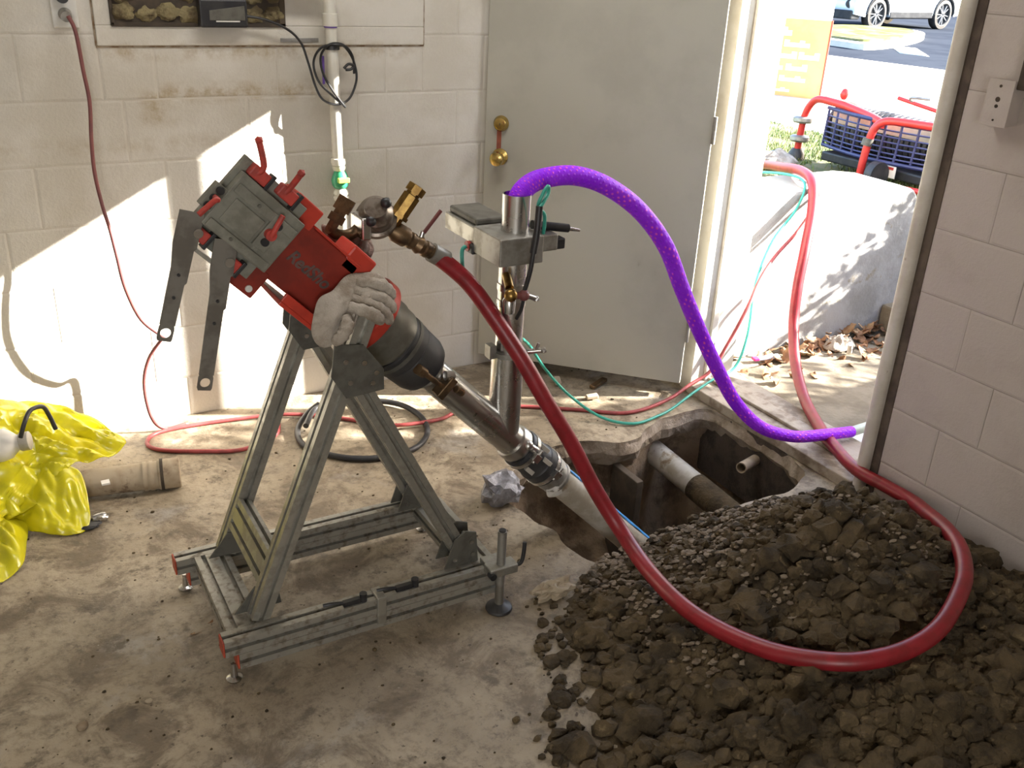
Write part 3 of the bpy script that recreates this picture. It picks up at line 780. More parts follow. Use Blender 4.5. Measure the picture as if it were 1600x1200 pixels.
for pts in ([(0.737,-1.452,0.972),(0.786,-1.468,0.966),(0.812,-1.462,0.946),(0.828,-1.450,0.922)],[(0.726,-1.462,0.958),(0.776,-1.480,0.944),(0.806,-1.475,0.920),(0.825,-1.462,0.893)],[(0.716,-1.475,0.944),(0.764,-1.492,0.926),(0.794,-1.487,0.900),(0.812,-1.470,0.868)],[(0.698,-1.505,0.938),(0.735,-1.522,0.925),(0.760,-1.516,0.908),(0.779,-1.495,0.884)],[(0.690,-1.512,0.915),(0.682,-1.535,0.900),(0.668,-1.536,0.880),(0.652,-1.525,0.862)]):
    m = MB(); m.tube(pts, .0128, 14, 8, taper=lambda t: (.85+.3*math.sin(math.pi*t)) * (1 if t < .9 else max(.35, 1-(t-.9)*6)) * (1+.09*math.sin(t*34)))
    for i in range(len(m.v)): m.v[i] += Vector((0,-1,0))*.004*noise.noise(m.v[i]*60)
    m.build('glove_finger', MAT['cloth'], glove, smooth=70)
RAG = [ (0.748,-1.190,1.037),(0.786,-1.200,1.020),(0.840,-1.200,1.022),(0.877,-1.200,0.974),(0.859,-1.210,0.942),(0.810,-1.220,0.943),(0.781,-1.220,0.977),(0.755,-1.210,1.003) ]
m = MB(); m.add(*draped(RAG, (-.1,-1,.5), .03, .04, 26, 5, 20, e=(Vector((.6,0,.8)),Vector((.8,0,-.6)),.35)))
tag(m.build('rag', MAT['rag'], smooth=60, solid=.006), 'pinkish brown rag stuffed between the valves and red body', 'rag')

# ================================================================== WYE PIPE
wye = thing('wye_pipe', (1.23,-1.3,.3), 'stainless wye pipe with a tall riser and valve block', 'pipe')
S = MAT['steel']
pa = lambda u: TM @ Vector((u,0,0))
m = MB(); m.pipe(pa(.215), pa(.635), .047, .043); m.build('sloping_pipe', MAT['steel'], wye, smooth=True)
m = MB(); m.lathe(pa(.225), pa(1)-pa(0), [(0,.05),(0,.056),(.02,.056),(.02,.05)], 40); m.build('pipe_collar', MAT['steel_dull'], wye, smooth=True)
m = MB(); m.pipe((1.232,-1.3,.41),(1.236,-1.3,.665),.046,.042); m.build('riser_sleeve', S, wye, smooth=True)
m = MB(); m.pipe((1.236,-1.3,.64),(1.240,-1.3,1.105),.0385,.035); m.build('riser_pipe', S, wye, smooth=True)
for z in (.845,.80): 
    m = MB(); m.lathe((1.237,-1.3,z),(0,0,1),[(0,.038),(0,.0405),(.018,.0405),(.018,.038)],36,(1,0,0)); m.build('pipe_band', S, wye, smooth=True)
m = MB(); m.lathe((1.236,-1.3,.655),(0,0,1),[(0,.045),(0,.052),(.014,.052),(.014,.045)],36,(1,0,0)); m.box((1.17,-1.315,.652),(1.19,-1.285,.69)); cl = m.build('riser_clamp', MAT['steel_dull'], wye, smooth=True)
m = MB(); m.cyl((1.28,-1.33,.664),(1.315,-1.345,.668),.008,n=12); m.cyl((1.30,-1.34,.664),(1.308,-1.343,.69),.005,n=8); m.lump((1.322,-1.347,.668),.011,4,1,.1); m.build('clamp_bolt', S, cl, smooth=True)
m = MB(); m.lathe(pa(.625), pa(1)-pa(0), [(0,.047),(0,.053),(.012,.056),(.03,.056),(.035,.050),(.06,.050)], 40); m.build('end_collar', S, wye, smooth=True)
m = MB(); m.tube([(1.285,-1.33,.372),(1.30,-1.35,.365),(1.318,-1.35,.35)], .012, 12, 5); m.lump((1.292,-1.345,.372),.017,2,2,.05); m.build('chrome_union', S, wye, smooth=True)
# knife gate valve on the riser
gv = MB(); gv.box((1.155,-1.375,.935),(1.285,-1.225,1.008)); gv = gv.build('gate_valve', MAT['steel_dull'], wye, bevel=.003)
m = MB(); m.box((1.157,-1.225,.955),(1.275,-1.045,1.002)); m.build('valve_slide', MAT['alu'], gv, bevel=.003)
m = MB(); m.box((1.167,-1.215,1.002),(1.262,-1.050,1.022)); m.build('slide_cover', MAT['plate'], gv, bevel=.006)
m = MB(); m.box((1.285,-1.35,.955),(1.345,-1.24,1.0)); m.build('side_block', MAT['steel_dull'], gv, bevel=.004)
m = MB(); m.box((1.345,-1.345,.955),(1.372,-1.30,.985)); m.build('square_plug', MAT['black'], gv, bevel=.004)
m = MB(); m.cyl((1.29,-1.30,1.018),(1.40,-1.31,1.000),.012,n=14); m.build('black_cylinder', MAT['black'], gv, smooth=True)
m = MB(); m.cyl((1.395,-1.31,1.0),(1.435,-1.314,.992),.007,.004,n=12); m.build('piston_tip', S, gv, smooth=True)
m = MB(); m.cyl((1.148,-1.20,.945),(1.163,-1.20,.945),.014,n=14); m.build('red_port', MAT['red_clamp'], gv, smooth=True)
m = MB(); m.box((1.150,-1.23,.928),(1.20,-1.19,.955)); m.build('black_port', MAT['black'], gv, bevel=.004)
# pneumatic hand switch hanging on the front
sw = MB(); sw.tube([(1.249,-1.40,1.095),(1.243,-1.405,1.03),(1.236,-1.405,.975)], .0095, 12, 4); sw = sw.build('air_switch', MAT['black'], wye, smooth=True)
m = MB(); m.tube([(1.236,-1.405,.975),(1.230,-1.405,.93),(1.222,-1.40,.885),(1.216,-1.395,.86)], .0065, 10, 4); m.build('switch_stem', MAT['black'], sw, smooth=True)
m = MB(); m.lump((1.178,-1.40,.866),.019,2,2,.04); m.cyl((1.182,-1.385,.88),(1.196,-1.34,.90),.012,n=12); m.build('brass_ball', MAT['brass'], sw, smooth=True)
m = MB(); m.lump((1.217,-1.40,.861),.016,6,2,.1); m.cyl((1.192,-1.40,.864),(1.217,-1.40,.861),.010,n=12); m.build('dark_red_knob', MAT['cord_red'], sw, smooth=True)
m = MB(); m.cyl((1.228,-1.40,.858),(1.252,-1.40,.848),.007,n=12); m.lump((1.255,-1.40,.846),.010,3,1,.1); m.build('silver_tip', S, sw, smooth=True)
m = MB(); m.tube([(1.217,-1.40,.85),(1.214,-1.395,.82),(1.210,-1.38,.79)], .005, 8, 4); m.build('drip_stem', MAT['black'], sw, smooth=True)
m = MB(); m.lathe((1.20,-1.355,.80),(0,0,1),[(0,.016),(.035,.018),(.045,.012),(.045,0)],16,(1,0,0)); m.build('chrome_cup', S, sw, smooth=True)

# ================================================================== PIPE INTO THE PIT
cp = thing('rubber_coupling', tuple(pa(.74)), 'black rubber coupling with steel bands joining the sloping pipes', 'coupling')
ax = pa(1)-pa(0)
m = MB(); m.lathe(pa(.665), ax, [(0,.046),(0,.057),(.006,.060),(.03,.060),(.034,.056),(.085,.057),(.09,.061),(.14,.060),(.145,.054),(.145,.046)], 44); m.build('sleeve', MAT['rubber'], cp, smooth=True)
for u0 in (.677,.783):
    m = MB(); m.lathe(pa(u0), ax, [(0,.059),(0,.0628),(.014,.0628),(.014,.059)], 44); b = m.build('steel_band', S, cp, smooth=True)
    m = MB(TM); m.box((u0-.004,-.078,-.004),(u0+.02,-.055,.02)); m.cyl((u0+.008,-.072,-.01),(u0+.008,-.068,.036),.006,n=10); m.build('band_screw', S, b, bevel=.001)
for k, (u0, w0) in enumerate(((.70,-.034),(.725,.02),(.70,.045))):
    m = MB(TM); v0 = -math.sqrt(max(0,.0585**2-w0**2)); m.box((u0,v0-.004,w0-.007),(u0+.035,v0+.006,w0+.007)); m.build('printed_mark', MAT['pvc'], cp, bevel=.001)
pv = thing('drain_pipe', tuple(pa(1.1)), 'white plastic drain pipe sloping from the coupling into the pit', 'pipe')
m = MB(); m.pipe(pa(.79), pa(1.62), .047, .042); m.build('tube', MAT['pvc'], pv, smooth=True)
m = MB(); m.lathe(pa(.805), ax, [(0,.047),(0,.055),(.03,.056),(.035,.05),(.045,.050),(.048,.054),(.058,.054),(.062,.047)], 40); m.build('steel_collar', MAT['steel_dull'], pv, smooth=True)
# blue film along the upper back of the pipe
m = MB(TM); vs_ = []; fs_ = []; n = 24
for i in range(n):
    u = .80 + .70*i/(n-1)
    for k in range(7):
        th = math.radians(48 + k*12 + 5*noise.noise(Vector((i*.4,k*.7,0)))); r = .0485+.003*noise.noise(Vector((i*.6,k*.5,3)))
        vs_.append((u, r*math.cos(th), r*math.sin(th)))
fs_ = [(i*7+k,i*7+k+1,(i+1)*7+k+1,(i+1)*7+k) for i in range(n-1) for k in range(6)]
m.add(vs_, fs_); m.build('blue_film', MAT['bluefilm'], pv, smooth=True, solid=.001)
m = MB(); TAPE = [pa(.815)+Vector((0,-.04,-.035)), pa(.84)+Vector((0,-.05,-.02)), pa(.865)+Vector((.0,-.035,-.04)), pa(.835)+Vector((-.015,-.02,-.07)), pa(.815)+Vector((-.01,-.02,-.05))]
m.add(*draped(TAPE, (-.3,-1,0), .006, .012, 40, 2, 6)); m.build('torn_tape', MAT['white_pl'], pv, smooth=60, solid=.001)

# crumpled bluish film below the coupling, on the floor edge
m = MB(); m.lump((1.372,-1.065,.05), .07, 4, 3, .42, (.95,.8,.85), 2.0)
for i in range(len(m.v)): m.v[i] += (m.v[i]-Vector((1.372,-1.065,.05)))*.35*noise.noise(m.v[i]*60)
tag(m.build('crumpled_film', M('blue_grey_film', (.30,.295,.32), (.17,.16,.17), scale=30, rough=.35, bump=.5, bscale=60), smooth=25), 'crumpled blue grey plastic film under the black coupling', 'plastic film')

# old pipe crossing the pit and small conduit
op = thing('old_drain_pipe', (2.29,-1.0,-.2), 'old chalky white drain pipe crossing the pit', 'pipe')
m = MB(); m.cyl((2.285,-.62,-.175),(2.292,-1.02,-.205),.050,n=28); m.build('white_length', MAT['pvc'], op, smooth=True)
m = MB(); m.cyl((2.291,-1.0,-.203),(2.297,-1.42,-.235),.054,n=28); m.build('muddy_length', MAT['soil'], op, smooth=True)
m = MB(); m.pipe((2.50,-1.085,-.09),(2.38,-1.135,-.072),.021,.017,24)
tag(m.build('conduit_stub', MAT['tan_pipe'], smooth=True), 'small tan conduit stub poking from the pit wall', 'pipe')
m = MB(); m.box((1.98,-1.02,-.58),(2.01,-.86,-.1)); 
tag(m.build('pit_board', MAT['darkbox'], bevel=.003), 'dark board standing in the pit', 'board')

# ================================================================== DIRT PILE
def pile_h(x, y):
    e = math.exp
    return (.29*e(-((x-1.95)/.40)**2-((y+1.90)/.34)**2) + .02*e(-((x-2.45)/.40)**2-((y+1.80)/.25)**2) + .03*e(-((x-1.45)/.24)**2-((y+1.85)/.30)**2)
            + .15*e(-((x-1.72)/.55)**2-((y+2.42)/.42)**2) + .07*e(-((x-2.4)/.5)**2-((y+2.4)/.5)**2) - .025)
def pile_z(x, y):
    h = pile_h(x, y); q = Vector((x, y, 0))
    k = max(0, min(1, (h+.02)/.06))
    return h + k*(.030*noise.noise(q*5.0) + .022*noise.noise(q*11) + .014*noise.noise(q*24+Vector((3,1,0))) + .008*noise.noise(q*52))
NX, NY = 190, 210; X0, X1, YA, YB = .85, 2.54, -3.15, -1.42
m = MB(); idx = {}; vs_ = []; fs_ = []
for i in range(NX):
    for j in range(NY):
        x = X0+(X1-X0)*i/(NX-1); y = YA+(YB-YA)*j/(NY-1); z = pile_z(x, y)
        if y > -1.52: z -= (y+1.52)*.6
        if z > -.012: idx[(i,j)] = len(vs_); vs_.append((x, y, max(z, -.006)))
for i in range(NX-1):
    for j in range(NY-1):
        q = [(i,j),(i+1,j),(i+1,j+1),(i,j+1)]
        if all(k in idx for k in q): fs_.append(tuple(idx[k] for k in q))
m.add(vs_, fs_)
pile = thing('dirt_pile', (1.95,-2.0,0), 'heap of dug brown clay soil against the block wall', 'dirt pile')
m.build('soil_mound', MAT['soil'], pile, smooth=80)
m = MB(); r2 = random.Random(11); cnt = 0
while cnt < 4200:
    x = r2.uniform(.92,2.515); y = r2.uniform(-3.0,-1.46); h = pile_h(x, y)
    if h < -.016 or (h < .01 and r2.random() < .6): continue
    if y > -1.55 and h < .02: continue
    s = r2.choice((.006,.008,.010,.012,.015,.02,.026)) * r2.uniform(.7,1.25)
    if y < -1.95 and r2.random() < .3: s *= 1.5
    if y > -1.8 and s > .016: s *= .7
    m.lump((x, y, max(pile_z(x, y), 0)+s*.25), s, cnt*.37, 1 if s < .016 else 2, .55, (1, r2.uniform(.6,1), r2.uniform(.5,.9)), 1.4); cnt += 1
cl = m.build('soil_clods', MAT['soil'], pile); cl['kind'] = 'stuff'
m = MB(); cnt = 0
while cnt < 2600:
    x = r2.uniform(1.35,2.52); y = r2.uniform(-2.15,-1.47); h = pile_h(x, y)
    if h < .0 or r2.random() > .35+.9*(y+2.15): continue
    s = r2.uniform(.004,.011)
    m.lump((x, y, max(pile_z(x, y), 0)+s*.7), s, cnt*.41, 1, .5, (1.3, r2.uniform(.7,1), r2.uniform(.3,.6)), 1.4); cnt += 1
cl = m.build('dry_soil_flakes', M('dry_soil', (.26,.205,.145), (.15,.11,.072), scale=30, rough=.95), pile); cl['kind'] = 'stuff'
# the large clods one can pick out, each its own thing
big = [((1.88,-2.03,.215),.10,'large clay clod with a smooth cut face on top of the heap',(1.15,.75,.8)),
       ((1.73,-1.92,.165),.075,'rounded tan clay clod on the left shoulder of the heap',(1,.8,.85)),
       ((1.255,-1.80,.03),.045,'pale knobbly clod at the left edge of the heap',(1.2,.8,.8)),
       ((1.34,-1.74,.045),.042,'brown clod beside the pale knobbly one',(1.1,.9,.8)),
       ((1.42,-2.35,.13),.05,'angular clod in the near foreground of the heap',(1,.8,1)),
       ((1.235,-2.02,.02),.022,'small grey stone at the foot of the heap',(1,.8,.8))]
for k, (c, r, lab, sq) in enumerate(big):
    m = MB(); m.lump(c, r, 20+k*3, 4, .5, sq, 1.5)
    for i in range(len(m.v)): m.v[i] += Vector((0,0,1))*.012*noise.noise(m.v[i]*22) + Vector((1,0,0))*.010*noise.noise(m.v[i]*19)
    tag(m.build('soil_clod', MAT['soil'], smooth=45), lab, 'clod', 'large clods on the dirt heap')
m = MB(); m.lump((1.262,-1.575,.025), .052, 8, 4, .6, (1.1,.6,.55), 1.6)
tag(m.build('stone', MAT['tan_pipe'], smooth=25), 'rough tan stone lying between levelling foot and dirt heap', 'stone')
# crumbs strewn over the floor
m = MB(); r3 = random.Random(5); cnt = 0
while cnt < 520:
    x = r3.uniform(-.6,2.3); y = r3.uniform(-2.6,-.15)
    near = math.hypot(x-1.55, y+1.75)
    if r3.random() > .25 + .75*math.exp(-near*1.2): continue
    if 1.36 < x < 2.53 and -1.52 < y < -.78: continue
    s = r3.uniform(.0018,.0055)*(1.6 if r3.random() < .08 else 1)
    m.lump((x,y,s*.4), s, cnt*.3, 1, .4, (1,.8,.6)); cnt += 1
o = m.build('floor_crumbs', MAT['soil']); tag(o, 'crumbs of dry soil strewn over the concrete', 'soil crumbs', kind='stuff')
LEAFM = M('dry_leaf', (.26,.13,.06), (.16,.075,.035), scale=30, rough=.8, c3=(.36,.23,.12), s3=9, lo3=.5, hi3=.6)
def leaf_mesh(sd, ln=.05, wd=.03):
    m = MB(); r = random.Random(sd); n = 9; vs_ = []
    for i in range(n):
        t = i/(n-1); w = wd*math.sin(math.pi*min(1,t*1.02))**.8*(1+.3*r.uniform(-1,1)) + .0008; x = (t-.5)*ln; z = .012*math.sin(t*3+sd)
        vs_ += [(x,-w/2,z+.006*r.random()),(x,0,z),(x,w/2,z+.008*r.random())]
    m.add(vs_, [(3*i+k,3*i+3+k,3*i+4+k,3*i+1+k) for i in range(n-1) for k in range(2)])
    return m
for (x,y,a,lab) in ((.345,-1.285,.5,'dry brown leaf on the floor beside the stand'),):
    o = leaf_mesh(3,.075,.022).build('fallen_leaf', LEAFM, smooth=True, solid=.0008); o.location = (x,y,.004); o.rotation_euler = (0,0,a); tag(o, lab, 'leaf')
for k,(x,y,s,lab) in enumerate(((.02,-1.52,.012,'tan pebble on the bare floor at far left'),(.93,-1.95,.010,'dark pebble on the floor in front of the stand'),(.17,-1.50,.008,'flat pale chip on the floor near the tan pebble'))):
    m = MB(); m.lump((x,y,s*.5), s, k+2, 2, .4, (1.2,.8,.7)); tag(m.build('pebble', MAT['tan_pipe'] if k != 1 else MAT['soil'], smooth=30), lab, 'pebble')

for k,(x,y,ln,a,lab) in enumerate(((2.20,-.42,.10,.4,'splinter of brown wood on the floor under the open door'),(2.05,-.33,.06,1.2,'small wood chip near the door bottom'),(2.10,-.52,.05,-.3,'tan wood chip in front of the door bottom'))):
    d = Vector((math.cos(a),math.sin(a),0)); m = MB(); m.bar(Vector((x,y,.012))-d*ln/2, Vector((x,y,.018))+d*ln/2, .028, .016)
    tag(m.build('wood_scrap', MAT['tan_pipe'] if k else MAT['bronze'], bevel=.004), lab, 'wood scrap')
# ================================================================== HOSES
REDHOSE = [ HOSE_START, (1.112,-1.280,0.874),(1.172,-1.325,0.780),(1.233,-1.385,0.667),(1.289,-1.430,0.552),(1.358,-1.465,0.426),(1.426,-1.510,0.279),(1.478,-1.580,0.168),(1.475,-1.715,0.125),(1.443,-1.900,0.142),(1.453,-2.038,0.155),(1.496,-2.172,0.172),(1.561,-2.270,0.192),(1.640,-2.331,0.208),(1.753,-2.361,0.224),(1.881,-2.347,0.237),(2.038,-2.280,0.244),(2.139,-2.216,0.240),(2.241,-2.125,0.225),(2.325,-2.02,0.200),(2.415,-1.902,0.155),(2.49,-1.79,0.118),(2.508,-1.665,0.105),(2.520,-1.530,0.095),(2.600,-1.357,0.082),(2.700,-1.184,0.068),(2.820,-0.989,0.075),(2.920,-0.824,0.140),(3.000,-0.703,0.257),(3.040,-0.650,0.409),(3.100,-0.599,0.560),(3.200,-0.509,0.697),(3.280,-0.406,0.797),(3.380,-0.231,0.805),(3.500,0.007,0.765),(3.700,0.332,0.70),(3.900,0.611,0.62) ]
m = MB(); m.tube(REDHOSE, .0225, 18, 8)
rh = m.build('red_hose', MAT['red_hose'], smooth=80); tag(rh, 'thick red rubber hose looping over the dirt heap and outdoors', 'hose')
m = MB(); m.lathe(HOSE_START-HOSE_DIR*.012, HOSE_DIR, [(0,.0225),(0,.0255),(.05,.0255),(.052,.0225)], 24, (0,1,0)); m.build('hose_ferrule', MAT['steel_dull'], rh, smooth=True)
# purple braided hose
PURPLE = [(1.238,-1.30,1.02),(1.242,-1.30,1.085),(1.27,-1.30,1.122),(1.325,-1.30,1.140),(1.42,-1.30,1.139),(1.527,-1.30,1.102),(1.646,-1.30,1.024),(1.753,-1.30,.910),(1.834,-1.30,.771),(1.918,-1.30,.633),(2.025,-1.30,.472),(2.135,-1.30,.323),(2.275,-1.30,.201),(2.444,-1.30,.129),(2.614,-1.30,.100),(2.754,-1.30,.082)]
pm = bpy.data.materials.new('purple_braid'); pm.use_nodes = True
N = pm.node_tree.nodes; Lk = pm.node_tree.links; p = N['Principled BSDF']
p.inputs['Roughness'].default_value = .5; p.inputs['Specular IOR Level'].default_value = .2
tc = N.new('ShaderNodeUVMap'); tc.uv_map = 'UVMap'
mp = N.new('ShaderNodeMapping'); mp.inputs['Rotation'].default_value = (0,0,math.radians(45)); mp.inputs['Scale'].default_value = (1,1,1); Lk.new(tc.outputs['UV'], mp.inputs['Vector'])
vo = N.new('ShaderNodeTexVoronoi'); vo.inputs['Scale'].default_value = 1.0; vo.inputs['Randomness'].default_value = 0.12; Lk.new(mp.outputs['Vector'], vo.inputs['Vector'])
r1 = N.new('ShaderNodeMapRange'); r1.inputs['From Min'].default_value = .14; r1.inputs['From Max'].default_value = .30; r1.inputs['To Min'].default_value = 1; r1.inputs['To Max'].default_value = 0; Lk.new(vo.outputs['Distance'], r1.inputs['Value'])
nz = N.new('ShaderNodeTexNoise'); nz.inputs['Scale'].default_value = .35; Lk.new(tc.outputs['UV'], nz.inputs['Vector'])
r2_ = N.new('ShaderNodeMapRange'); r2_.inputs['From Min'].default_value = .47; r2_.inputs['From Max'].default_value = .60; Lk.new(nz.outputs['Fac'], r2_.inputs['Value'])
mu = N.new('ShaderNodeMath'); mu.operation = 'MULTIPLY'; Lk.new(r1.outputs['Result'], mu.inputs[0]); Lk.new(r2_.outputs['Result'], mu.inputs[1])
mx = N.new('ShaderNodeMix'); mx.data_type = 'RGBA'; mx.inputs[6].default_value = (.20,.0,1.0,1); mx.inputs[7].default_value = (.95,.12,.75,1)
Lk.new(mu.outputs['Value'], mx.inputs[0])
nz2 = N.new('ShaderNodeTexNoise'); nz2.inputs['Scale'].default_value = .22; Lk.new(tc.outputs['UV'], nz2.inputs['Vector'])
mx2 = N.new('ShaderNodeMix'); mx2.data_type = 'RGBA'; Lk.new(nz2.outputs['Fac'], mx2.inputs[0]); mx2.inputs[6].default_value = (.27,0,1,1); mx2.inputs[7].default_value = (.42,.05,1,1); Lk.new(mx2.outputs[2], mx.inputs[6])
Lk.new(mx.outputs[2], p.inputs['Base Color'])
bmp = N.new('ShaderNodeBump'); bmp.inputs['Strength'].default_value = .5; bmp.inputs['Distance'].default_value = .004; Lk.new(r1.outputs['Result'], bmp.inputs['Height']); Lk.new(bmp.outputs['Normal'], p.inputs['Normal'])
m = MB(); m.tube(PURPLE, .0255, 20, 9, taper=lambda t: 1.1-.28*t)
ph = m.build('purple_hose', pm, smooth=80); tag(ph, 'bright purple braided hose arching from the riser to the doorway', 'hose')
uvl = ph.data.uv_layers.new(name='UVMap'); nring = 20
for poly in ph.data.polygons:
    ks = [ph.data.loops[li].vertex_index for li in poly.loop_indices]
    wrap = any(v % nring == 0 for v in ks) and any(v % nring == nring-1 for v in ks)
    for li, v in zip(poly.loop_indices, ks):
        k = v % nring
        if wrap and k == 0: k = nring
        uvl.data[li].uv = (v//nring*.95*.9, k/nring*11)
m = MB(); m.tube([(2.754,-1.30,.082),(2.83,-1.30,.085),(2.95,-1.305,.09),(3.12,-1.32,.06),(3.3,-1.35,.03)], .019, 16, 6)
tag(m.build('clear_hose_end', M('pale_hose', (.55,.60,.50), (.45,.50,.42), scale=14, rough=.35), ph, smooth=True), 'pale unmarked end of the hose')

def cord(name, pts, r, mat, label, cat='hose', n=10, sub=6, group=None):
    m = MB(); m.tube(pts, r, n, sub); o = m.build(name, mat, smooth=80); tag(o, label, cat, group); return o
cord('thin_red_hose', [(0.879,-0.200,0.008),(0.834,-0.311,0.008),(0.700,-0.369,0.008),(0.574,-0.328,0.008),(0.436,-0.254,0.008),(0.405,-0.180,0.008),(0.462,-0.116,0.008),(0.648,-0.114,0.008),(0.901,-0.168,0.014),(1.075,-0.257,0.008),(1.227,-0.402,0.012),(1.309,-0.457,0.022),(1.450,-0.443,0.010),(1.551,-0.408,0.008),(1.757,-0.455,0.008),(1.980,-0.586,0.008),(2.154,-0.695,0.008),(2.354,-0.687,0.02),(2.50,-0.66,0.055),(2.60,-.66,.10),(2.68,-.66,.22),(2.76,-.655,.36),(2.86,-.60,.45),(3.0,-.53,.52),(3.15,-.50,.62),(3.3,-.44,.74),(3.42,-.25,.79)], .0075, MAT['thin_red'], 'thin red hose snaking along the back wall and out the door')
cord('black_hose_coil', [(1.05,-.17,.03),(0.988,-0.211,0.018),(0.914,-0.324,0.014),(0.907,-0.457,0.012),(1.006,-0.585,0.012),(1.130,-0.637,0.012),(1.263,-0.619,0.012),(1.354,-0.521,0.012),(1.381,-0.386,0.014),(1.342,-0.270,0.018),(1.25,-0.20,0.02),(1.13,-.17,.03),(1.02,-.215,.034),(.945,-.33,.032)], .011, MAT['rubber'], 'black rubber hose coiled on the floor behind the stand')
G = MAT['green_hose']
cord('green_air_tube', [(1.145,-1.20,.945),(1.132,-1.205,.93),(1.135,-1.22,.86),(1.17,-1.235,.79),(1.27,-1.20,.72),(1.42,-1.0,.60),(1.58,-.78,.46),(1.735,-0.60,.33),(1.845,-0.56,.19),(1.94,-0.60,.08),(2.021,-0.706,0.02),(2.118,-0.788,0.010),(2.25,-.775,.012),(2.338,-0.755,0.02),(2.47,-0.72,.05),(2.60,-.69,.075),(2.72,-.675,.10),(2.80,-.64,.22),(2.88,-.56,.42),(3.0,-.50,.58),(3.16,-.455,.70),(3.26,-.38,.79),(3.30,-.20,.79),(3.22,.0,.76),(3.12,.2,.72)], .0058, G, 'green air tube running from the valve block out the door')
cord('green_tube_loop', [(1.30,-1.345,1.005),(1.285,-1.37,1.06),(1.255,-1.385,1.09),(1.262,-1.39,1.12),(1.28,-1.385,1.14),(1.285,-1.38,1.12),(1.262,-1.395,1.10),(1.25,-1.40,1.09)], .005, G, 'short green tube looped at the top of the riser')
cord('maroon_wall_cord', [(0.352,-0.050,1.433),(0.366,-0.060,1.388),(0.372,-0.070,1.276),(0.377,-0.080,1.181),(0.365,-0.100,1.066),(0.360,-0.115,0.967),(0.368,-0.130,0.866),(0.380,-0.145,0.784),(.388,-.16,.70),(.400,-.17,.59),(.437,-.17,.473),(.500,-.16,.397),(.500,-.135,.375),(.455,-.11,.30),(.43,-.10,.20),(.44,-.10,.07),(.48,-.10,.012),(.56,-.09,.010)], .0062, MAT['cord_red'], 'maroon cord hanging in front of the back wall from the outlet', 'cord')

# ================================================================== THINGS ON THE BACK WALL
# plaster surround with the opening
sur = MB()
PX0, PX1, PZ0, PZ1 = .43, 1.56, 1.342, 2.0; HX0, HX1, HZ0, HZ1 = .478, 1.040, 1.404, 1.72
sur.box((PX0,-.010,PZ0),(PX1,.03,HZ0)); sur.box((PX0,-.010,HZ1),(PX1,.03,PZ1)); sur.box((PX0,-.010,HZ0),(HX0,.03,HZ1)); sur.box((HX1,-.010,HZ0),(PX1,.03,HZ1))
sur = sur.build('trim_7', MAT['wall'], bevel=.003); struct(sur, 'plastered surround of a wall opening')
m = MB(); m.box((PX0-.004,-.004,PZ0-.006),(PX1+.004,.02,PZ0+.002)); m.box((PX1-.001,-.004,PZ0),(PX1+.005,.02,PZ1)); m.box((PX0-.006,-.003,PZ0),(PX0+.001,.02,PZ1))
struct(m.build('trim_8', M('brown_crack', (.20,.12,.06), (.40,.33,.25), scale=30, lo=.35, hi=.6, rough=.9)), 'brown crack around the plaster surround')
rec = thing('wall_niche', (.76,-.005,1.404), 'dark wooden niche stuffed with yellow foam in the wall', 'niche')
m = MB(); m.box((HX0,-.016,HZ0-.004),(HX1,.0,HZ0+.010)); m.box((HX0,-.016,HZ0),(HX0+.010,.0,HZ1)); m.box((HX1-.020,-.016,HZ0),(HX1,.0,HZ1)); m.box((HX0,-.016,HZ1-.01),(HX1,.0,HZ1)); m.build('wood_frame', MAT['darkbox'], rec, bevel=.002)
m = MB(); m.box((HX0,-.0105,HZ0),(HX1,-.0095,HZ1)); m.build('back_board', MAT['darkbox'], rec)
for k in range(16):
    x = HX0+.04+(HX1-HX0-.08)*(k % 8)/7; z = HZ0+.040+.055*(k//8)+rnd.uniform(-.008,.008)
    if .56 < x < .67 and k >= 8: continue
    m = MB(); m.lump((x,-.012,z), rnd.uniform(.028,.036), k+.5, 3, .5, (1.1,.35,.72), 1.8); m.build('foam_lump', MAT['foam'], rec, smooth=50)
dv = MB(); dv.box((.745,-.06,1.402),(.90,-.012,1.49)); dv = dv.build('control_box', MAT['black'], None, bevel=.006)
tag(dv, 'black control box sitting in the foam niche', 'control box')
m = MB(); m.prism([(0,0),(.115,.0),(.115,.045),(.0,.03)], (.775,-.062,1.425), (1,0,0), (0,0,1), (0,1,0), .003); m.build('lid', MAT['plate'], dv, bevel=.001)
m = MB(); m.box((.795,-.0625,1.420),(.872,-.0605,1.424)); m.build('pale_line', MAT['white_pl'], dv)
m = MB(); m.box((1.02,-.014,1.352),(1.155,-.008,1.366))
for x in (1.06,1.09): m.cyl((x,-.016,1.359),(x,-.013,1.359),.004,n=10)
tag(m.build('strap_bracket', MAT['steel_dull'], bevel=.001), 'small perforated metal strap beside the white pipe', 'bracket')
# outlet
ot = thing('wall_outlet', (.345,0,1.44), 'small white wall outlet with a grey plug', 'outlet')
m = MB(); m.box((.31,-.010,1.395),(.385,.0,1.51)); m.build('cover_plate', MAT['white_pl'], ot, bevel=.003)
m = MB(); m.cyl((.348,-.010,1.435),(.348,-.045,1.430),.020,.016,n=20); m.build('plug', MAT['steel_dull'], ot, smooth=True)
m = MB(); m.cyl((.345,-.010,1.485),(.345,-.03,1.485),.018,n=20); m.build('black_plug', MAT['black'], ot, smooth=True)
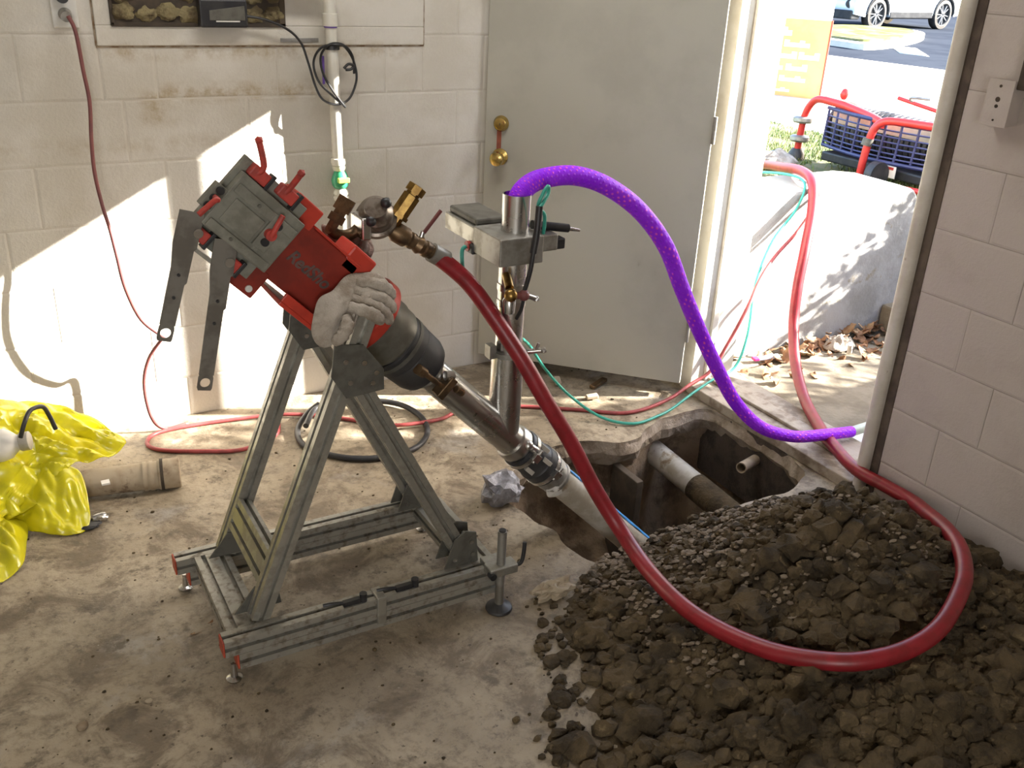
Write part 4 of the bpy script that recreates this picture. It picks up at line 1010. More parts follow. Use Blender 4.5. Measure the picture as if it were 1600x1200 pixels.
# white standpipe
wp = thing('wall_pipe', (1.20,-.06,.5), 'white plastic standpipe with a green valve on the back wall', 'pipe')
m = MB(); m.cyl((1.184,-.06,1.42),(1.198,-.06,.955),.0205,n=24); m.build('upper_pipe', MAT['pvc_white'], wp, smooth=True)
m = MB(); m.lathe((1.183,-.06,1.41),(0,0,1),[(0,.0205),(0,.026),(.04,.026),(.042,.023)],24,(1,0,0)); m.tube([(1.183,-.06,1.44),(1.182,-.06,1.485),(1.165,-.06,1.515),(1.10,-.06,1.525),(.95,-.06,1.53)], .022, 18, 5); m.build('elbow', MAT['pvc_white'], wp, smooth=True)
m = MB(); m.lathe((1.1835,-.06,1.405),(0,0,1),[(0,.0205),(0,.0232),(.006,.0232),(.006,.0205)],24,(1,0,0)); m.build('primer_ring', MAT['purple_mark'], wp, smooth=True)
m = MB(); m.lathe((1.198,-.06,.93),(0,0,1),[(0,.018),(0,.026),(.012,.028),(.024,.026),(.026,.021)],24,(1,0,0)); m.build('union_nut', MAT['pvc_white'], wp, smooth=True)
m = MB(); m.lathe((1.20,-.06,.91),(0,0,1),[(0,.021),(.008,.025),(.018,.025),(.02,.019)],24,(1,0,0)); m.build('white_nut', MAT['pvc_white'], wp, smooth=True)
gvv = MB(); gvv.lathe((1.203,-.06,.845),(0,0,1),[(0,.022),(.01,.030),(.03,.033),(.05,.027),(.065,.020)],20,(1,0,0)); gvv = gvv.build('green_valve', MAT['green_valve'], wp, smooth=True)
m = MB(); m.box((1.18,-.108,.872),(1.224,-.090,.890)); m.cyl((1.203,-.09,.88),(1.203,-.06,.88),.010,n=12); m.build('valve_handle', M('lime_handle', (.45,.62,.10), rough=.4), gvv, bevel=.003)
m = MB(); m.lathe((1.205,-.06,.80),(0,0,1),[(0,.020),(0,.026),(.01,.029),(.016,.024),(.024,.029),(.036,.026),(.045,.021)],24,(1,0,0)); m.build('lower_union', MAT['pvc_white'], wp, smooth=True)
m = MB(); m.cyl((1.206,-.06,.80),(1.212,-.06,.58),.0205,n=24); m.build('lower_pipe', MAT['pvc_white'], wp, smooth=True)
m = MB(); m.lathe((1.2155,-.06,.55),(0,0,1),[(0,.0205),(0,.026),(.035,.026),(.035,.0205)],24,(1,0,0)); m.tube([(1.214,-.06,.56),(1.216,-.06,.53),(1.216,-.03,.505),(1.216,.02,.50)], .0215, 16, 5); m.build('wall_elbow', MAT['pvc_white'], wp, smooth=True)
m = MB(); m.box((1.155,-.045,1.215),(1.1625,-.040,1.31)); m.build('purple_tag', MAT['purple_mark'], wp)
# cable looped on the pipe
cab = thing('looped_cable', (1.19,-.08,1.3), 'thin black cable tied in loops on the white standpipe', 'cable')
m = MB(); m.tube([(.88,-.055,1.44),(.95,-.055,1.43),(1.03,-.05,1.40),(1.08,-.045,1.355),(1.105,-.045,1.285),(1.125,-.05,1.21),(1.145,-.07,1.165),(1.19,-.088,1.15),(1.24,-.08,1.17),(1.275,-.06,1.23),(1.27,-.05,1.29),(1.24,-.06,1.335),(1.20,-.09,1.352),(1.145,-.07,1.34),(1.12,-.055,1.29),(1.135,-.06,1.225),(1.18,-.088,1.175),(1.22,-.09,1.14)], .0042, 8, 7); m.build('cable', MAT['black'], cab, smooth=True)
m = MB(); m.tube([(1.22,-.09,1.14),(1.18,-.092,1.19),(1.15,-.07,1.25),(1.145,-.06,1.31),(1.17,-.085,1.352),(1.22,-.085,1.35),(1.262,-.06,1.31),(1.268,-.055,1.25)], .0042, 8, 7); m.build('cable_loop', MAT['black'], cab, smooth=True)
m = MB(); m.lathe((1.187,-.06,1.333),(0,0,1),[(0,.022),(0,.0265),(.014,.0265),(.014,.022)],24,(1,0,0)); m.build('black_tape', MAT['black'], cab, smooth=True)
m = MB(); m.tube([(1.225,-.07,1.27),(1.24,-.075,1.285),(1.258,-.075,1.28),(1.25,-.075,1.268),(1.23,-.075,1.266)], .005, 8, 4); m.build('cable_clip', MAT['black'], cab, smooth=True)

# ================================================================== LEFT: YELLOW SHEET, BOTTLE, TUBE
ym = M('yellow_film', (.80,.72,.015), (.66,.62,.02), scale=8, rough=.25, trans=.25, spec=.6)
BAG1 = [ (-0.135,-0.294,0.300),(-0.010,-0.222,0.270),(0.083,-0.207,0.250),(0.174,-0.209,0.200),(0.261,-0.250,0.140),(0.317,-0.320,0.100),(0.298,-0.361,0.090),(0.229,-0.424,0.105),(0.150,-0.459,0.125),(0.095,-0.506,0.10),(0.007,-0.534,0.070),(-0.085,-0.581,0.050),(-0.191,-0.657,0.040),(-0.276,-0.532,0.100),(-0.248,-0.416,0.250) ]
BAG2 = [ (0.016,-0.397,0.120),(0.090,-0.444,0.135),(0.156,-0.519,0.120),(0.162,-0.609,0.050),(0.145,-0.672,0.012),(0.100,-0.685,0.006),(0.041,-0.657,0.006),(-0.016,-0.607,0.006),(-0.056,-0.541,0.01),(-0.196,-0.589,0.01),(-0.215,-0.450,0.060),(-0.074,-0.470,0.080) ]
BAG3 = [ (-0.191,-0.550,0.020),(-0.086,-0.539,0.030),(-0.019,-0.573,0.020),(-0.027,-0.686,0.010),(-0.046,-0.794,0.006),(-0.093,-0.841,0.005),(-0.126,-0.858,0.005),(-0.235,-0.844,0.006) ]
bag = thing('yellow_plastic_sheet', (0,-.5,0), 'crumpled bright yellow plastic sheet heaped by the sunlit wall', 'plastic sheet')
for k, (ol, nn, b, fo, e_) in enumerate(((BAG1,(.1,-.5,.9),.025,.085,(Vector((.8,-.5,-.33)).normalized(),Vector((.45,.86,0)).normalized(),.35)),(BAG2,(.2,-.7,.7),.03,.06,(Vector((.2,-.75,-.6)).normalized(),Vector((.96,.27,0)).normalized(),.3)),(BAG3,(.1,-.2,1),.03,.05,(Vector((.25,-.96,0)).normalized(),Vector((.96,.25,0)).normalized(),.3)))):
    m = MB(); m.add(*draped(ol, nn, b, fo, 11, 3+k, 26, e=e_)); m.build('fold', ym, bag, smooth=50, solid=.0012)
cord('black_strap', [(0.010,-0.50,0.27),(0.028,-0.497,0.315),(0.050,-0.46,0.335),(0.085,-0.425,0.325),(0.10,-0.41,0.285),(0.112,-0.412,0.235)], .007, MAT['black'], 'short black strap arching above the yellow sheet', 'strap')
bo = thing('white_bottle', (-.03,-.47,.15), 'white plastic bottle lying in the yellow sheet', 'bottle')
m = MB(); m.lathe((-.17,-.42,.215), Vector((.20,-.05,.025)), [(0,.0),(.004,.045),(.012,.052),(.13,.052),(.155,.044),(.175,.026),(.185,.022)], 28, (0,0,1)); m.build('bottle_body', MAT['white_pl'], bo, smooth=True)
m = MB(); m.lathe(Vector((-.17,-.42,.215))+Vector((.20,-.05,.025)).normalized()*.183, Vector((.20,-.05,.025)), [(0,.026),(.004,.029),(.028,.029),(.03,.026),(.03,0)], 24, (0,0,1)); m.build('cap', MAT['pvc'], bo, smooth=True)
tp = thing('tan_tube', (.28,-.49,0), 'dirty tan pipe length lying on the floor under the yellow sheet', 'pipe')
t0, t1 = Vector((.02,-.44,.050)), Vector((.455,-.515,.050))
m = MB(); m.pipe(t0, t1, .045, .039, 36); m.build('tube_body', MAT['tan_pipe'], tp, smooth=True)
dt = (t1-t0).normalized(); m = MB(); m.lathe(t1-dt*.115, dt, [(0,.045),(0,.049),(.012,.049),(.012,.0465),(.02,.0465),(.02,.049),(.032,.049),(.032,.0465),(.045,.0465),(.048,.050),(.112,.050),(.115,.047)], 36, (0,0,1)); m.build('ribbed_end', MAT['tan_pipe'], tp, smooth=True)
m = MB(); m.lathe(t1-dt*.062, dt, [(0,.0505),(0,.0525),(.010,.0525),(.010,.0505)], 36, (0,0,1)); m.build('dark_band', MAT['darkbox'], tp, smooth=True)
m = MB(); m.box((.21,-.545,.074),(.235,-.520,.080)); m.build('paint_fleck', MAT['white_pl'], tp)
m = MB(); m.lump((.185,-.63,.014), .020, 4, 3, .3, (1.3,.9,.65)); tag(m.build('silver_foil', MAT['steel'], smooth=30), 'small shiny foil scrap at the edge of the yellow sheet', 'scrap')
m = MB(); m.lump((.15,-.655,.008), .026, 7, 3, .4, (1.3,.9,.3)); tag(m.build('black_scrap', MAT['black'], smooth=30), 'black plastic scrap beside the shiny foil', 'scrap')

# ================================================================== RIGHT WALL
sb = thing('switch_box', (XR,-1.74,1.36), 'painted steel switch box on the right block wall', 'switch')
m = MB(); m.box((XR-.050,-1.775,1.30),(XR+.0,-1.70,1.42)); m.build('box', MAT['wall_r'], sb, bevel=.003)
m = MB(); m.box((XR-.056,-1.777,1.298),(XR-.050,-1.698,1.422)); fp = m.build('face_plate', MAT['wall_r'], sb, bevel=.001)
for z, r in ((1.37,.007),(1.352,.005),(1.405,.004),(1.315,.003)):
    m = MB(); m.cyl((XR-.0575,-1.737,z),(XR-.055,-1.737,z),r,n=10); m.build('screw', MAT['darkbox'], fp, smooth=True)
m = MB(); m.box((XR-.046,-1.80,1.40),(XR,-1.775,1.62)); m.build('conduit_cover', MAT['darkbox'], sb, bevel=.003)
# ================================================================== OUTDOORS
EX = {}
EX['conc'] = M('outdoor_concrete', (.225,.19,.135), (.15,.122,.082), scale=5, rough=.9, bump=.5, bscale=50, c3=(.17,.12,.07), s3=12, lo3=.62, hi3=.72)
EX['render'] = M('grey_render', (.36,.35,.335), (.27,.26,.24), scale=4, rough=.9, bump=.5, bscale=35, c3=(.27,.235,.175), s3=11, lo3=.60, hi3=.70)
EX['pale'] = M('pale_concrete', (.58,.56,.51), (.50,.48,.43), scale=1.5, rough=1.0, spec=.05)
EX['road'] = M('asphalt', (.040,.046,.058), (.032,.037,.048), scale=1.2, rough=1.0, spec=.0)
EX['grass'] = M('lawn_soil', (.09,.115,.035), (.17,.15,.07), scale=7, rough=.95)
EX['blade'] = M('grass_blade', (.10,.17,.035), (.20,.19,.06), scale=9, rough=.7)
EX['brick'] = M('outside_wall', (.50,.47,.42), (.44,.41,.36), scale=3, rough=.9)
# landing and stair
m = MB(); m.box((XO-.02,-1.75,-.12),(3.92,-.30,.0)); struct(m.build('landing', EX['conc']), 'dirty concrete landing outside the door')
st = thing('outdoor_stair', (4.2,-1.0,0), 'rough concrete steps rising from the landing', 'stair')
for k in range(4):
    m = MB(); m.box((3.90+.30*k,-1.745,-.1),(3.90+.30*(k+1)+(.05 if k < 3 else 0),-.425,.145*(k+1))); m.build('step', EX['conc'], st, bevel=.012)
sw_ = thing('stair_wall', (3.4,-.3,0), 'sunlit rendered side wall of the outdoor stair', 'wall')
m = MB(); m.prism([(XO-.01,-.15),(4.01,-.15),(4.03,.50),(4.02,.66),(3.97,.715),(3.86,.745),(3.70,.765),(XO-.01,.765)], (0,-.42,0), (1,0,0), (0,0,1), (0,1,0), .30)
m.build('main_wall', EX['render'], sw_, bevel=.015)
m = MB(); m.prism([(4.0,-.15),(5.3,-.15),(5.3,.60),(4.2,.50),(4.0,.505)], (0,-.40,0), (1,0,0), (0,0,1), (0,1,0), .22); m.build('low_wall', EX['render'], sw_, bevel=.015)
m = MB(); m.box((XO-.01,-2.05,-.15),(5.3,-1.75,.75)); tag(m.build('stair_wall', EX['render'], bevel=.015), 'rendered side wall on the near side of the stair', 'wall')
# ground rising behind the stair walls, then falling to the street
def ground_z(x, y=0): 
    if x < 3: return .60
    if x < 5: return .60-.035*(x-3)
    if x < 11: return .53-.038*(x-5)
    return .302
def strip(name, x0, x1, y0, y1, mat, dz=0, label=None, nx=16, ny=4):
    m = MB(); m.grid(lambda s, t: (x0+(x1-x0)*s, y0+(y1-y0)*t, ground_z(x0+(x1-x0)*s)+dz+.008*noise.noise(Vector((x0+(x1-x0)*s*3,t*9,0)))), nx, ny)
    return struct(m.build(name, mat, smooth=True), label)
strip('lawn', XO-.02, 5.75, -.14, 9, EX['grass'], 0, 'patchy green lawn', 40, 40)
strip('lawn', 5.1, 5.75, -9, -.14, EX['grass'], 0, 'lawn beyond the stair', 8, 30)
strip('lawn', XO-.02, 5.2, -9, -1.9, EX['grass'], 0, 'lawn beside the building', 8, 30)
m = MB(); m.grid(lambda s, t: (5.75+s*12, -20+50*t, ground_z(5.75+s*12)), 40, 4); struct(m.build('driveway', EX['pale'], smooth=True), 'pale sunlit concrete drive')
# street: direction chosen from its kerb line
kd = Vector((.351,-1.981,0)).normalized(); kn = Vector((1.981,.351,0)).normalized(); k0 = Vector((12.83,8.45,0))
def street(name, a, b, z, mat, label, L0=-30, L1=40):
    m = MB(); q = [k0+kd*L0+kn*a, k0+kd*L1+kn*a, k0+kd*L1+kn*b, k0+kd*L0+kn*b]
    m.add([(p.x,p.y,z) for p in q] + [(p.x,p.y,z-.3) for p in q], [(0,1,2,3),(4,7,6,5),(0,4,5,1),(1,5,6,2),(2,6,7,3),(3,7,4,0)])
    return struct(m.build(name, mat), label)
street('road', 0, 40, .306, EX['road'], 'grey asphalt street')
# grass island with a pale kerb, tongue shaped
isl = [(14.34,9.95),(14.5,9.15),(16.5,9.95),(18.3,11.05),(19.15,11.95),(19.0,12.6),(18.1,13.2),(16.0,12.6),(14.2,12.8)]
P = spline([(x,y,0) for x, y in isl], 6, True); c = sum(P, Vector())/len(P)
m = MB(); m.prism([(p.x,p.y) for p in P], (0,0,.28), (1,0,0), (0,1,0), (0,0,1), .13); kerb = tag(m.build('kerb_island', EX['pale']), 'pale kerbed traffic island with grass across the street', 'traffic island')
m = MB(); m.prism([((p-c).x*.84+c.x,(p-c).y*.84+c.y) for p in P], (0,0,.40), (1,0,0), (0,1,0), (0,0,1), .05); m.build('island_grass', M('dry_grass', (.10,.11,.05), (.19,.185,.11), scale=3, rough=1.0, spec=.0), kerb)
m = MB(); m.grid(lambda s, t: (14.75+1.25*s-.1*t, 8.05+1.3*s+.55*t, .309+.001*s), 6, 6); tag(m.build('road_patch', EX['pale'], smooth=True, solid=.002), 'white worn patch on the asphalt', 'patch')
# lawn blades
m = MB(); r4 = random.Random(9); cnt = 0
while cnt < 15000:
    x = r4.uniform(2.9,5.75); y = r4.uniform(-.12,2.6)
    if noise.noise(Vector((x*2.2,y*2.2,4))) < -.22 and r4.random() < .8: continue
    z = ground_z(x); hgt = r4.uniform(.015,.05); a = r4.uniform(0,6.28); w = .0035; lx, ly = r4.uniform(-.02,.02), r4.uniform(-.02,.02)
    m.add([(x-w*math.cos(a),y-w*math.sin(a),z),(x+w*math.cos(a),y+w*math.sin(a),z),(x+lx,y+ly,z+hgt)], [(0,1,2)]); cnt += 1
o = m.build('grass', EX['blade']); tag(o, 'short grass blades on the lawn behind the stair wall', 'grass', kind='stuff')
# fallen leaves along the wall foot
lms = [leaf_mesh(20+k, .055+.02*(k % 3), .034+.008*(k % 2)).build('fallen_leaf', LEAFM, smooth=True, solid=.0006) for k in range(4)]
r5 = random.Random(3)
for k in range(110):
    o = lms[k] if k < 4 else lms[k % 4].copy()
    if k >= 4: COL.objects.link(o)
    if k < 62: x = 2.95+.95*r5.random()**.7; y = -.445-.13*r5.random()**2*(1+.8*(x > 3.45)); 
    elif k < 86: x = r5.uniform(3.35,3.86); y = -.47-.26*r5.random()
    elif k < 98: x = r5.uniform(3.95,4.25); y = r5.uniform(-.62,-.46)
    else: x = r5.uniform(2.85,3.2); y = r5.uniform(-.75,-.5)
    z = .006 + .022*r5.random()*(y > -.56) + (.146 if x > 3.93 else 0)
    if k < 62 and x > 3.4: z += .03*r5.random()
    o.location = (x,y,z); o.rotation_euler = (r5.uniform(-.7,.7), r5.uniform(-.6,.6), r5.uniform(0,6.28)); s = r5.uniform(.7,1.35); o.scale = (s,s,s)
    if 86 <= k < 98: tag(o, 'dry brown leaf lying on the first outdoor step', 'leaf', 'fallen leaves on the step')
    elif k >= 98: tag(o, 'dry brown leaf on the landing near the far jamb', 'leaf', 'fallen leaves by the jamb')
    else: tag(o, 'dry brown leaf in the litter at the foot of the stair wall', 'leaf', 'fallen leaves on the landing')
m = MB(); m.cyl((3.52,-.60,.012),(3.49,-.62,.065),.012,n=12); tag(m.build('white_cup_scrap', MAT['white_pl'], smooth=True), 'small white plastic scrap standing among the leaves', 'scrap')
m = MB(); m.add(*draped([(3.44,-.50,.01),(3.52,-.47,.015),(3.60,-.50,.02),(3.60,-.56,.015),(3.52,-.58,.01),(3.45,-.56,.01)], (0,0,1), .04, .06, 20, 5, 8)); tag(m.build('paper_scrap', MAT['cloth'], smooth=40, solid=.001), 'crumpled tan paper scrap in the leaf litter', 'scrap')
m = MB(); m.bar((3.03,-.50,.02),(3.13,-.53,.03),.03,.012); o = m.build('candy_wrapper', M('pale_wrapper', (.5,.5,.62), rough=.3), bevel=.003); tag(o, 'pale lilac and magenta wrapper on the landing by the jamb', 'wrapper')
m = MB(); m.bar((3.005,-.495,.02),(3.03,-.50,.021),.032,.013); m.build('magenta_end', M('magenta_print', (.40,.03,.16), rough=.35), o, bevel=.003)
m = MB(); m.box((XO+.03,-1.45,.004),(XO+.16,-1.18,.010)); tag(m.build('pale_strip', MAT['white_pl'], bevel=.002), 'pale plastic strip lying outside the threshold', 'strip')
# outside face of the building (far side of the doorway)
m = MB(); m.box((XO,Y0+.068,-.1),(XO+.03,.3,2.7)); struct(m.build('wall_outside', EX['brick']), 'outer face of the building beside the doorway')

m = MB(); m.cyl((3.405,-1.25,0),(3.405,-1.25,2.75),.031,n=16); m.lathe((3.405,-1.25,0),(0,0,1),[(0,.05),(.008,.05),(.010,.03),(.03,.024)],20,(1,0,0)); m.lump((3.405,-1.25,2.76),.03,1,2,0)
m.tube([(3.42,-1.262,2.02),(3.385,-1.275,2.0),(3.37,-1.28,2.04),(3.395,-1.27,2.09),(3.43,-1.26,2.10)], .006, 8, 5)
tag(m.build('steel_post', MAT['steel_dull'], smooth=True), 'slender steel post standing on the landing outside the door', 'post')
# red hose-reel cart
ct = thing('reel_cart', (4.6,.5,.55), 'red tubular cart with a blue caged hose reel on the lawn', 'cart')
R_ = M('cart_red', (.60,.04,.035), (.5,.035,.03), scale=10, rough=.35)
B_ = M('cage_blue', (.028,.032,.11), (.04,.045,.13), scale=10, rough=.4)
zb = ground_z(4.6)
m = MB(); m.tube([(4.62,1.0,zb+.01),(4.61,.985,.70),(4.60,.965,.82),(4.60,.93,.895),(4.60,.88,.93),(4.60,.80,.935)], .022, 14, 6); m.build('left_leg', R_, ct, smooth=True)
for z, r in ((.79,.060),(.675,.060)):
    m = MB(); m.lathe((4.61,.985,z-.022),(0.05,.05,1),[(0,.02),(.004,r*.85),(.014,r),(.034,r),(.044,r*.8),(.046,0)],28,(1,0,0)); m.build('grey_disc', MAT['steel_dull'], ct, smooth=True)
m = MB(); m.lathe((4.62,1.0,zb),(0,0,1),[(0,.055),(.04,.05),(.07,.03),(.07,0)],20,(1,0,0)); m.build('black_foot', MAT['rubber'], ct, smooth=True)
m = MB(); m.tube([(4.60,.82,.935),(4.60,.66,.925),(4.58,.48,.905),(4.55,.36,.89),(4.54,.31,.875)], .023, 14, 5); m.build('top_bar', R_, ct, smooth=True)
m = MB(); m.tube([(4.60,-.10,.915),(4.56,.08,.912),(4.53,.20,.91),(4.50,.275,.90),(4.48,.315,.86),(4.475,.335,.78),(4.47,.345,.66),(4.47,.35,zb+.0)], .022, 14, 6); m.build('right_leg', R_, ct, smooth=True)
m = MB(); m.cyl((4.463,.338,.76),(4.47,.335,.80),.030,n=16); m.build('leg_collar', MAT['plate'], ct, smooth=True)
m = MB(); m.tube([(5.0,.62,.965),(5.02,.45,.94),(5.05,.20,.905),(5.07,-.1,.87)], .012, 10, 5); m.build('rear_bar', R_, ct, smooth=True)
m = MB(); m.tube([(5.01,.52,.955),(4.99,.52,.98),(4.99,.38,.99)], .009, 8, 4); m.build('latch', MAT['steel_dull'], ct, smooth=True)
m = MB(); m.lump((4.62,.70,.985),.025,3,2,.2,(1,1,1.3)); m.build('red_knob', R_, ct, smooth=True)
# cage
def cage(y, z): return Vector((4.62-.075*math.sin(math.pi*(y-.0)/.8)*1.0-.0, y, z))
ys = [.79-.098*k for k in range(10)]
for k, y in enumerate(ys):
    m = MB(); m.tube([cage(y,.895-.012*abs(k-4)*.3), cage(y+.004,.79), cage(y+.012,.672)], .0075, 8, 3); m.build('cage_rib', B_, ct, smooth=True)
for z, r in ((.893,.012),(.850,.005),(.815,.005),(.785,.005),(.755,.005),(.725,.005),(.700,.005),(.675,.011)):
    m = MB(); m.tube([cage(.80-.09*k, z) for k in range(11)], r, 8, 2); m.build('cage_bar', B_, ct, smooth=True)
m = MB(); m.lathe((4.83,.86,.765),(0,-1,0),[(0,.14),(.0,.15),(.02,.15),(.02,.10),(.9,.10),(.9,.15),(.92,.15),(.92,0)],32,(0,0,1)); reel = m.build('reel_drum', MAT['rubber'], ct, smooth=True)
for k in range(20):
    m = MB(); m.torus((4.83,.82-.040*k,.765),(0,1,0),.118,.019,28,8); m.build('hose_turn', MAT['rubber'], reel, smooth=True)
m = MB(); m.box((4.665,.02,.805),(4.685,.80,.885)); m.build('tan_board', M('tan_board', (.50,.44,.30), (.40,.34,.22), scale=6, rough=.8), ct, bevel=.003)
m = MB(); m.box((4.60,-.05,.585),(5.05,.78,.64)); m.build('base_tray', MAT['black'], ct, bevel=.01)
m = MB(); m.box((4.545,.17,.60),(4.550,.25,.665)); stk = m.build('white_sticker', MAT['white_pl'], ct)
m = MB(); m.box((4.543,.185,.645),(4.545,.225,.660)); m.build('red_print', MAT['red_clamp'], stk)
m = MB(); m.lathe((4.47,.26,zb+.07),(0,-1,0),[(0,.04),(0,.075),(.05,.075),(.05,.04)],28,(0,0,1)); m.build('wheel', MAT['rubber'], ct, smooth=True)
m = MB(); m.tube([(4.45,.33,zb+.02),(4.48,.1,zb+.03),(4.52,-.12,zb+.035)], .016, 10, 4); m.build('bottom_bar', R_, ct, smooth=True)
# scraps on the lawn
m = MB(); m.add(*draped([(4.0,.80,.585),(4.1,.95,.585),(4.35,.92,.58),(4.42,.78,.58),(4.2,.68,.58)], (0,0,1), .05, .06, 12, 4, 8)); tag(m.build('pale_sack', MAT['cloth'], smooth=40, solid=.002), 'pale crumpled sack on the lawn under the cart', 'sack')
m = MB(); m.lump((3.62,.66,.61),.035,3,3,.3,(1.3,1,.6)); tag(m.build('green_bottle_cap', M('lime_plastic', (.12,.50,.06), rough=.4), smooth=30), 'lime green plastic piece on the grass', 'plastic piece')
m = MB(); m.tube([(3.30,.62,.62),(3.42,.72,.66),(3.55,.86,.64)], .014, 8, 5); tag(m.build('white_rope', MAT['white_pl'], smooth=True), 'short white hose piece on the grass', 'hose')

# orange sign
sg = thing('orange_sign', (7.6,3.9,.4), 'orange sign board with washed out white lettering', 'sign')
ex = Vector((.62,-.78,0)).normalized(); eN = Vector((-ex.y*-1,-ex.x,0)); eN = Vector((-.78,-.62,0)).normalized(); o0 = Vector((7.62,3.70,0))
def SB(a, z): return o0 + ex*a + Vector((0,0,z))
m = MB(); m.obox(SB(-.45,.79), (ex, eN, Vector((0,0,1))), (.45,.012,.385)); m.build('board', M('sign_orange', (.86,.44,.15), (.80,.39,.12), scale=4, rough=.5), sg, bevel=.003)
m = MB(); m.obox(SB(.006,.77), (ex, eN, Vector((0,0,1))), (.008,.016,.41)); m.build('red_edge', M('sign_edge', (.50,.06,.03), rough=.5), sg)
lines = [(1.055,[(-.72,-.36,.10)]),(.945,[(-.80,-.44,.08),(-.42,-.17,.08)]),(.835,[(-.84,-.52,.085),(-.49,-.28,.085),(-.26,-.06,.085)]),(.72,[(-.84,-.60,.08),(-.57,-.40,.08),(-.37,-.16,.08)]),(.61,[(-.84,-.45,.07),(-.42,-.16,.07)]),(.50,[(-.80,-.30,.05)])]
for z, segs in lines:
    for a0, a1, hh in segs:
        # a word: a run of separate strokes
        n = max(2, int((a1-a0)/.045)); m = MB()
        for i in range(n):
            a = a0+(a1-a0)*(i+.5)/n; h2 = hh*(.5 if i % 3 else .8)
            m.obox(SB(a,z+ (h2-hh*.8)*.5)+eN*.0135, (ex,eN,Vector((0,0,1))), ((a1-a0)/n*.5,.0012,h2/2))
        m.build('white_word', MAT['white_pl'], sg)
m = MB(); m.obox(SB(-.45,1.62), (ex, eN, Vector((0,0,1))), (.45,.012,.445)); m.build('white_panel', MAT['white_pl'], sg, bevel=.003)
for a in (-.8,-.1):
    m = MB(); m.bar(SB(a,.36)-eN*.02, SB(a,1.1)-eN*.02, .03,.03, eN); m.build('leg', MAT['steel_dull'], sg)

# parked car across the street
fw = Vector((19.35,13.42,0)); rw = Vector((21.93,13.62,0)); cd = (fw-rw).normalized(); cs = Vector((cd.y,-cd.x,0))
if cs.dot(Vector((.75,.65,0))) > 0: cs = -cs                          # side facing the viewer
WB = 2.62; mid = fw - cd*(WB/2) ; zg = .306
TC = Matrix(((cd.x,cs.x,0,mid.x-cs.x*.80),(cd.y,cs.y,0,mid.y-cs.y*.80),(0,0,1,zg),(0,0,0,1)))     # x forward, y towards the viewer, z up
car = thing('parked_car', (mid.x-cs.x*.8,mid.y-cs.y*.8,zg), 'silver blue crossover car parked across the street', 'car')
paint = M('silver_blue_paint', (.36,.46,.60), (.33,.43,.57), scale=2, rough=.25, metal=.35, coat=.6)
prof = [(-2.15,.36),(-2.2,.62),(-2.18,1.0),(-2.05,1.12),(-1.75,1.52),(-1.2,1.66),(.0,1.68),(.55,1.55),(1.05,1.12),(1.85,1.0),(2.12,.86),(2.22,.60),(2.18,.34),(1.78,.28),(1.72,.50),(1.58,.68),(1.31,.75),(1.04,.68),(.90,.50),(.86,.28),(-.86,.28),(-.90,.50),(-1.04,.68),(-1.31,.75),(-1.58,.68),(-1.72,.50),(-1.76,.30)]
m = MB(TC); n = len(prof); secs = [(-.90,.93,.02),(-.84,1,0),(.84,1,0),(.90,.93,.02)]; vs_ = []
for yy, sc, dz in secs:
    for x, z in prof:
        yk = yy*(1 if z < 1.05 else 1-.28*(z-1.05)/.65)
        vs_.append((x*(.985 if sc < 1 else 1), yk, z if z < .4 else z*(1-.02*(sc < 1))))
fs_ = [tuple(range(n)), tuple(reversed(range(3*n,4*n)))] + [(s*n+i, s*n+(i+1) % n, (s+1)*n+(i+1) % n, (s+1)*n+i) for s in range(3) for i in range(n)]
m.add(vs_, fs_); cb_ = m.build('car_body', paint, car, smooth=30)
RIMM = M('rim_dark', (.035,.037,.04), rough=.9, spec=0.0); RIMM2 = M('rim_silver', (.30,.31,.33), rough=.8, spec=0.0)
dk = M('car_trim', (.03,.032,.036), (.045,.047,.05), scale=5, rough=.8, spec=.1)
m = MB(TC); m.box((-.84,.86,.26),(.84,.915,.40)); m.box((-.80,-.9,.24),(.80,.86,.29)); m.build('sill', dk, car, bevel=.015)
m = MB(TC); m.box((1.90,-.84,.22),(2.22,.86,.42)); m.build('bumper_trim', dk, car, bevel=.03)
m = MB(TC); m.lathe((2.12,.70,.56),(.8,.6,0),[(0,.10),(.10,.10),(.11,.08),(.11,0)],20,(0,0,1)); m.build('fog_lamp', dk, car, smooth=True)
m = MB(TC); m.box((2.10,-.62,.62),(2.235,.62,.86)); m.build('grille', dk, car, bevel=.03)
m = MB(TC); m.prism([(-1.55,1.12),(-1.45,1.46),(-.1,1.56),(.45,1.48),(.95,1.14)], (0,.80,0), (1,0,0), (0,-.12,1), (0,1,0), .03); m.build('side_window', M('car_glass', (.02,.025,.03), rough=.08), car)
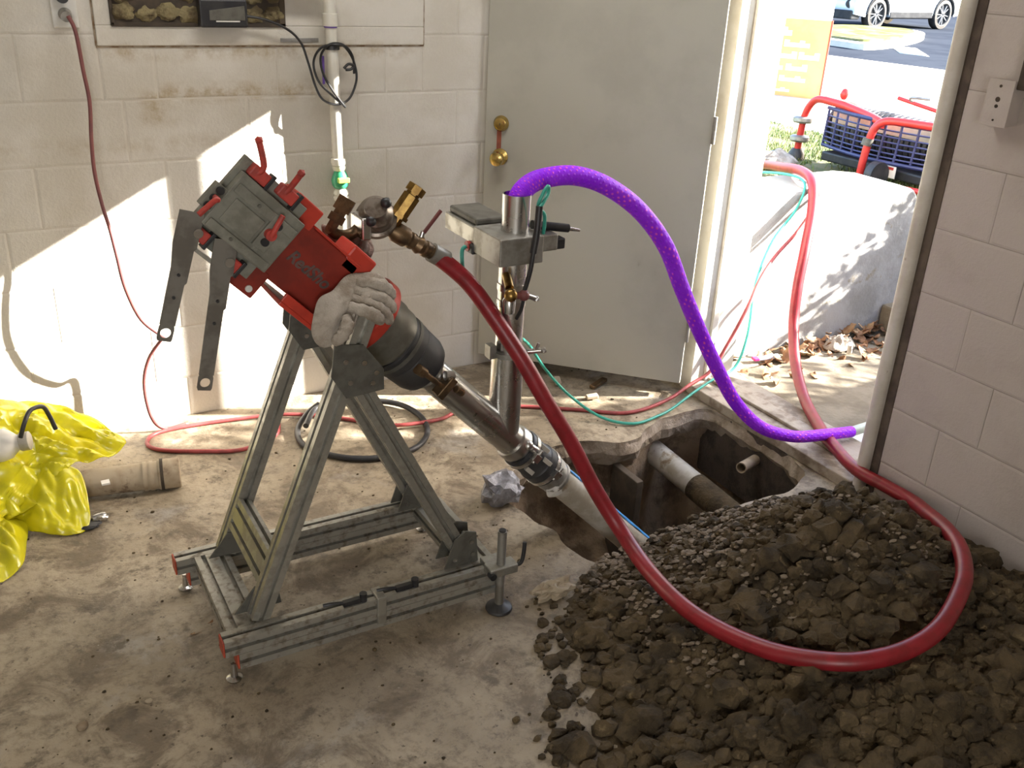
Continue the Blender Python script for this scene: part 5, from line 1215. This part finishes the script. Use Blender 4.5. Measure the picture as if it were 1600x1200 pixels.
for x in (1.31,-1.31):
    for s in (1,-1):
        y0 = .70*s
        m = MB(TC); m.lathe((x,y0,.345),(0,s,0),[(0,.25),(0,.335),(.02,.348),(.17,.348),(.195,.335),(.20,.265),(.185,.25)],36,(0,0,1),False); wh = m.build('wheel', MAT['rubber'], car, smooth=True)
        m = MB(TC); m.lathe((x,y0+.10*s,.345),(0,s,0),[(0,.25),(.06,.25),(.085,.255),(.085,.235),(.05,.225),(.03,0)],36,(0,0,1),False); rm = m.build('rim', RIMM, wh, smooth=True)
        if s > 0:
            for k in range(10):
                th = math.radians(36*k+10*(k % 2)); c0 = Vector((x,y0+.165,.345)); m = MB(TC); m.bar(c0+Vector((math.cos(th),0,math.sin(th)))*.03, c0+Vector((math.cos(th),0,math.sin(th)))*.24, .013, .026, (0,1,0)); m.build('spoke', RIMM2, wh)
    m = MB(TC); vs_ = []
    m.tube([(x+.40*math.cos(t*math.pi/10), .895, .345+.41*math.sin(t*math.pi/10)) for t in range(11)], .035, 8, 2); m.build('wheel_arch', dk, car, smooth=True)
# second car, only its corner shows behind the jamb
# conical evergreen out of view that shades the landing
tr = thing('evergreen_shrub', (6.2,-3.48,.5), 'tall conical evergreen shrub beside the building', 'shrub')
MB().cyl((6.2,-3.48,.45),(6.2,-3.48,1.2),.07,.05,12).build('trunk', MAT['tan_pipe'], tr, smooth=True)
EV = M('evergreen', (.035,.07,.025), (.06,.10,.03), scale=6, rough=.8)
m = MB(); r6 = random.Random(4)
def cone_r(z): return max(.05, 2.3-.5*z)
m.lathe((6.2,-3.48,.62),(0,0,1),[(z, max(.02,cone_r(z+.62)*(.78+.1*math.sin(z*9)))) for z in [0,.3,.6,.9,1.2,1.6,2,2.4,2.8,3.2,3.6,3.9]],24,(1,0,0))
for k in range(5200):
    z = .62+3.9*r6.random()**1.35; a = r6.uniform(0,6.28); r = cone_r(z)*r6.uniform(.72,1.04); c = Vector((6.2+r*math.cos(a),-3.48+r*math.sin(a),z)); s = r6.uniform(.05,.12)
    d1 = Vector((math.cos(a)+r6.uniform(-.5,.5),math.sin(a)+r6.uniform(-.5,.5),r6.uniform(-.2,.9))).normalized(); d2 = d1.orthogonal().normalized()
    m.add([c-d1*s*.5, c+d2*s*.35, c+d1*s, c-d2*s*.35], [(0,1,2,3)])
o = m.build('foliage', EV, tr); o['kind'] = 'stuff'

sh = thing('low_shrub', (5.72,-1.02,.5), 'low rounded shrub at the head of the steps', 'shrub')
MB().cyl((5.72,-1.02,.48),(5.72,-1.02,.9),.03,.02,10).build('stem', MAT['tan_pipe'], sh, smooth=True)
m = MB(); m.lump((5.72,-1.02,1.06), .40, 3, 3, .25)
for k in range(1500):
    d0 = Vector((r6.gauss(0,1),r6.gauss(0,1),r6.gauss(0,1))).normalized(); c = Vector((5.72,-1.02,1.06)) + d0*r6.uniform(.38,.54); s = r6.uniform(.03,.06)
    d1 = (d0+Vector((r6.uniform(-.7,.7),r6.uniform(-.7,.7),r6.uniform(-.5,.7)))).normalized(); d2 = d1.orthogonal().normalized()
    m.add([c-d1*s*.5, c+d2*s*.35, c+d1*s, c-d2*s*.35], [(0,1,2,3)])
o = m.build('foliage', EV, sh); o['kind'] = 'stuff'
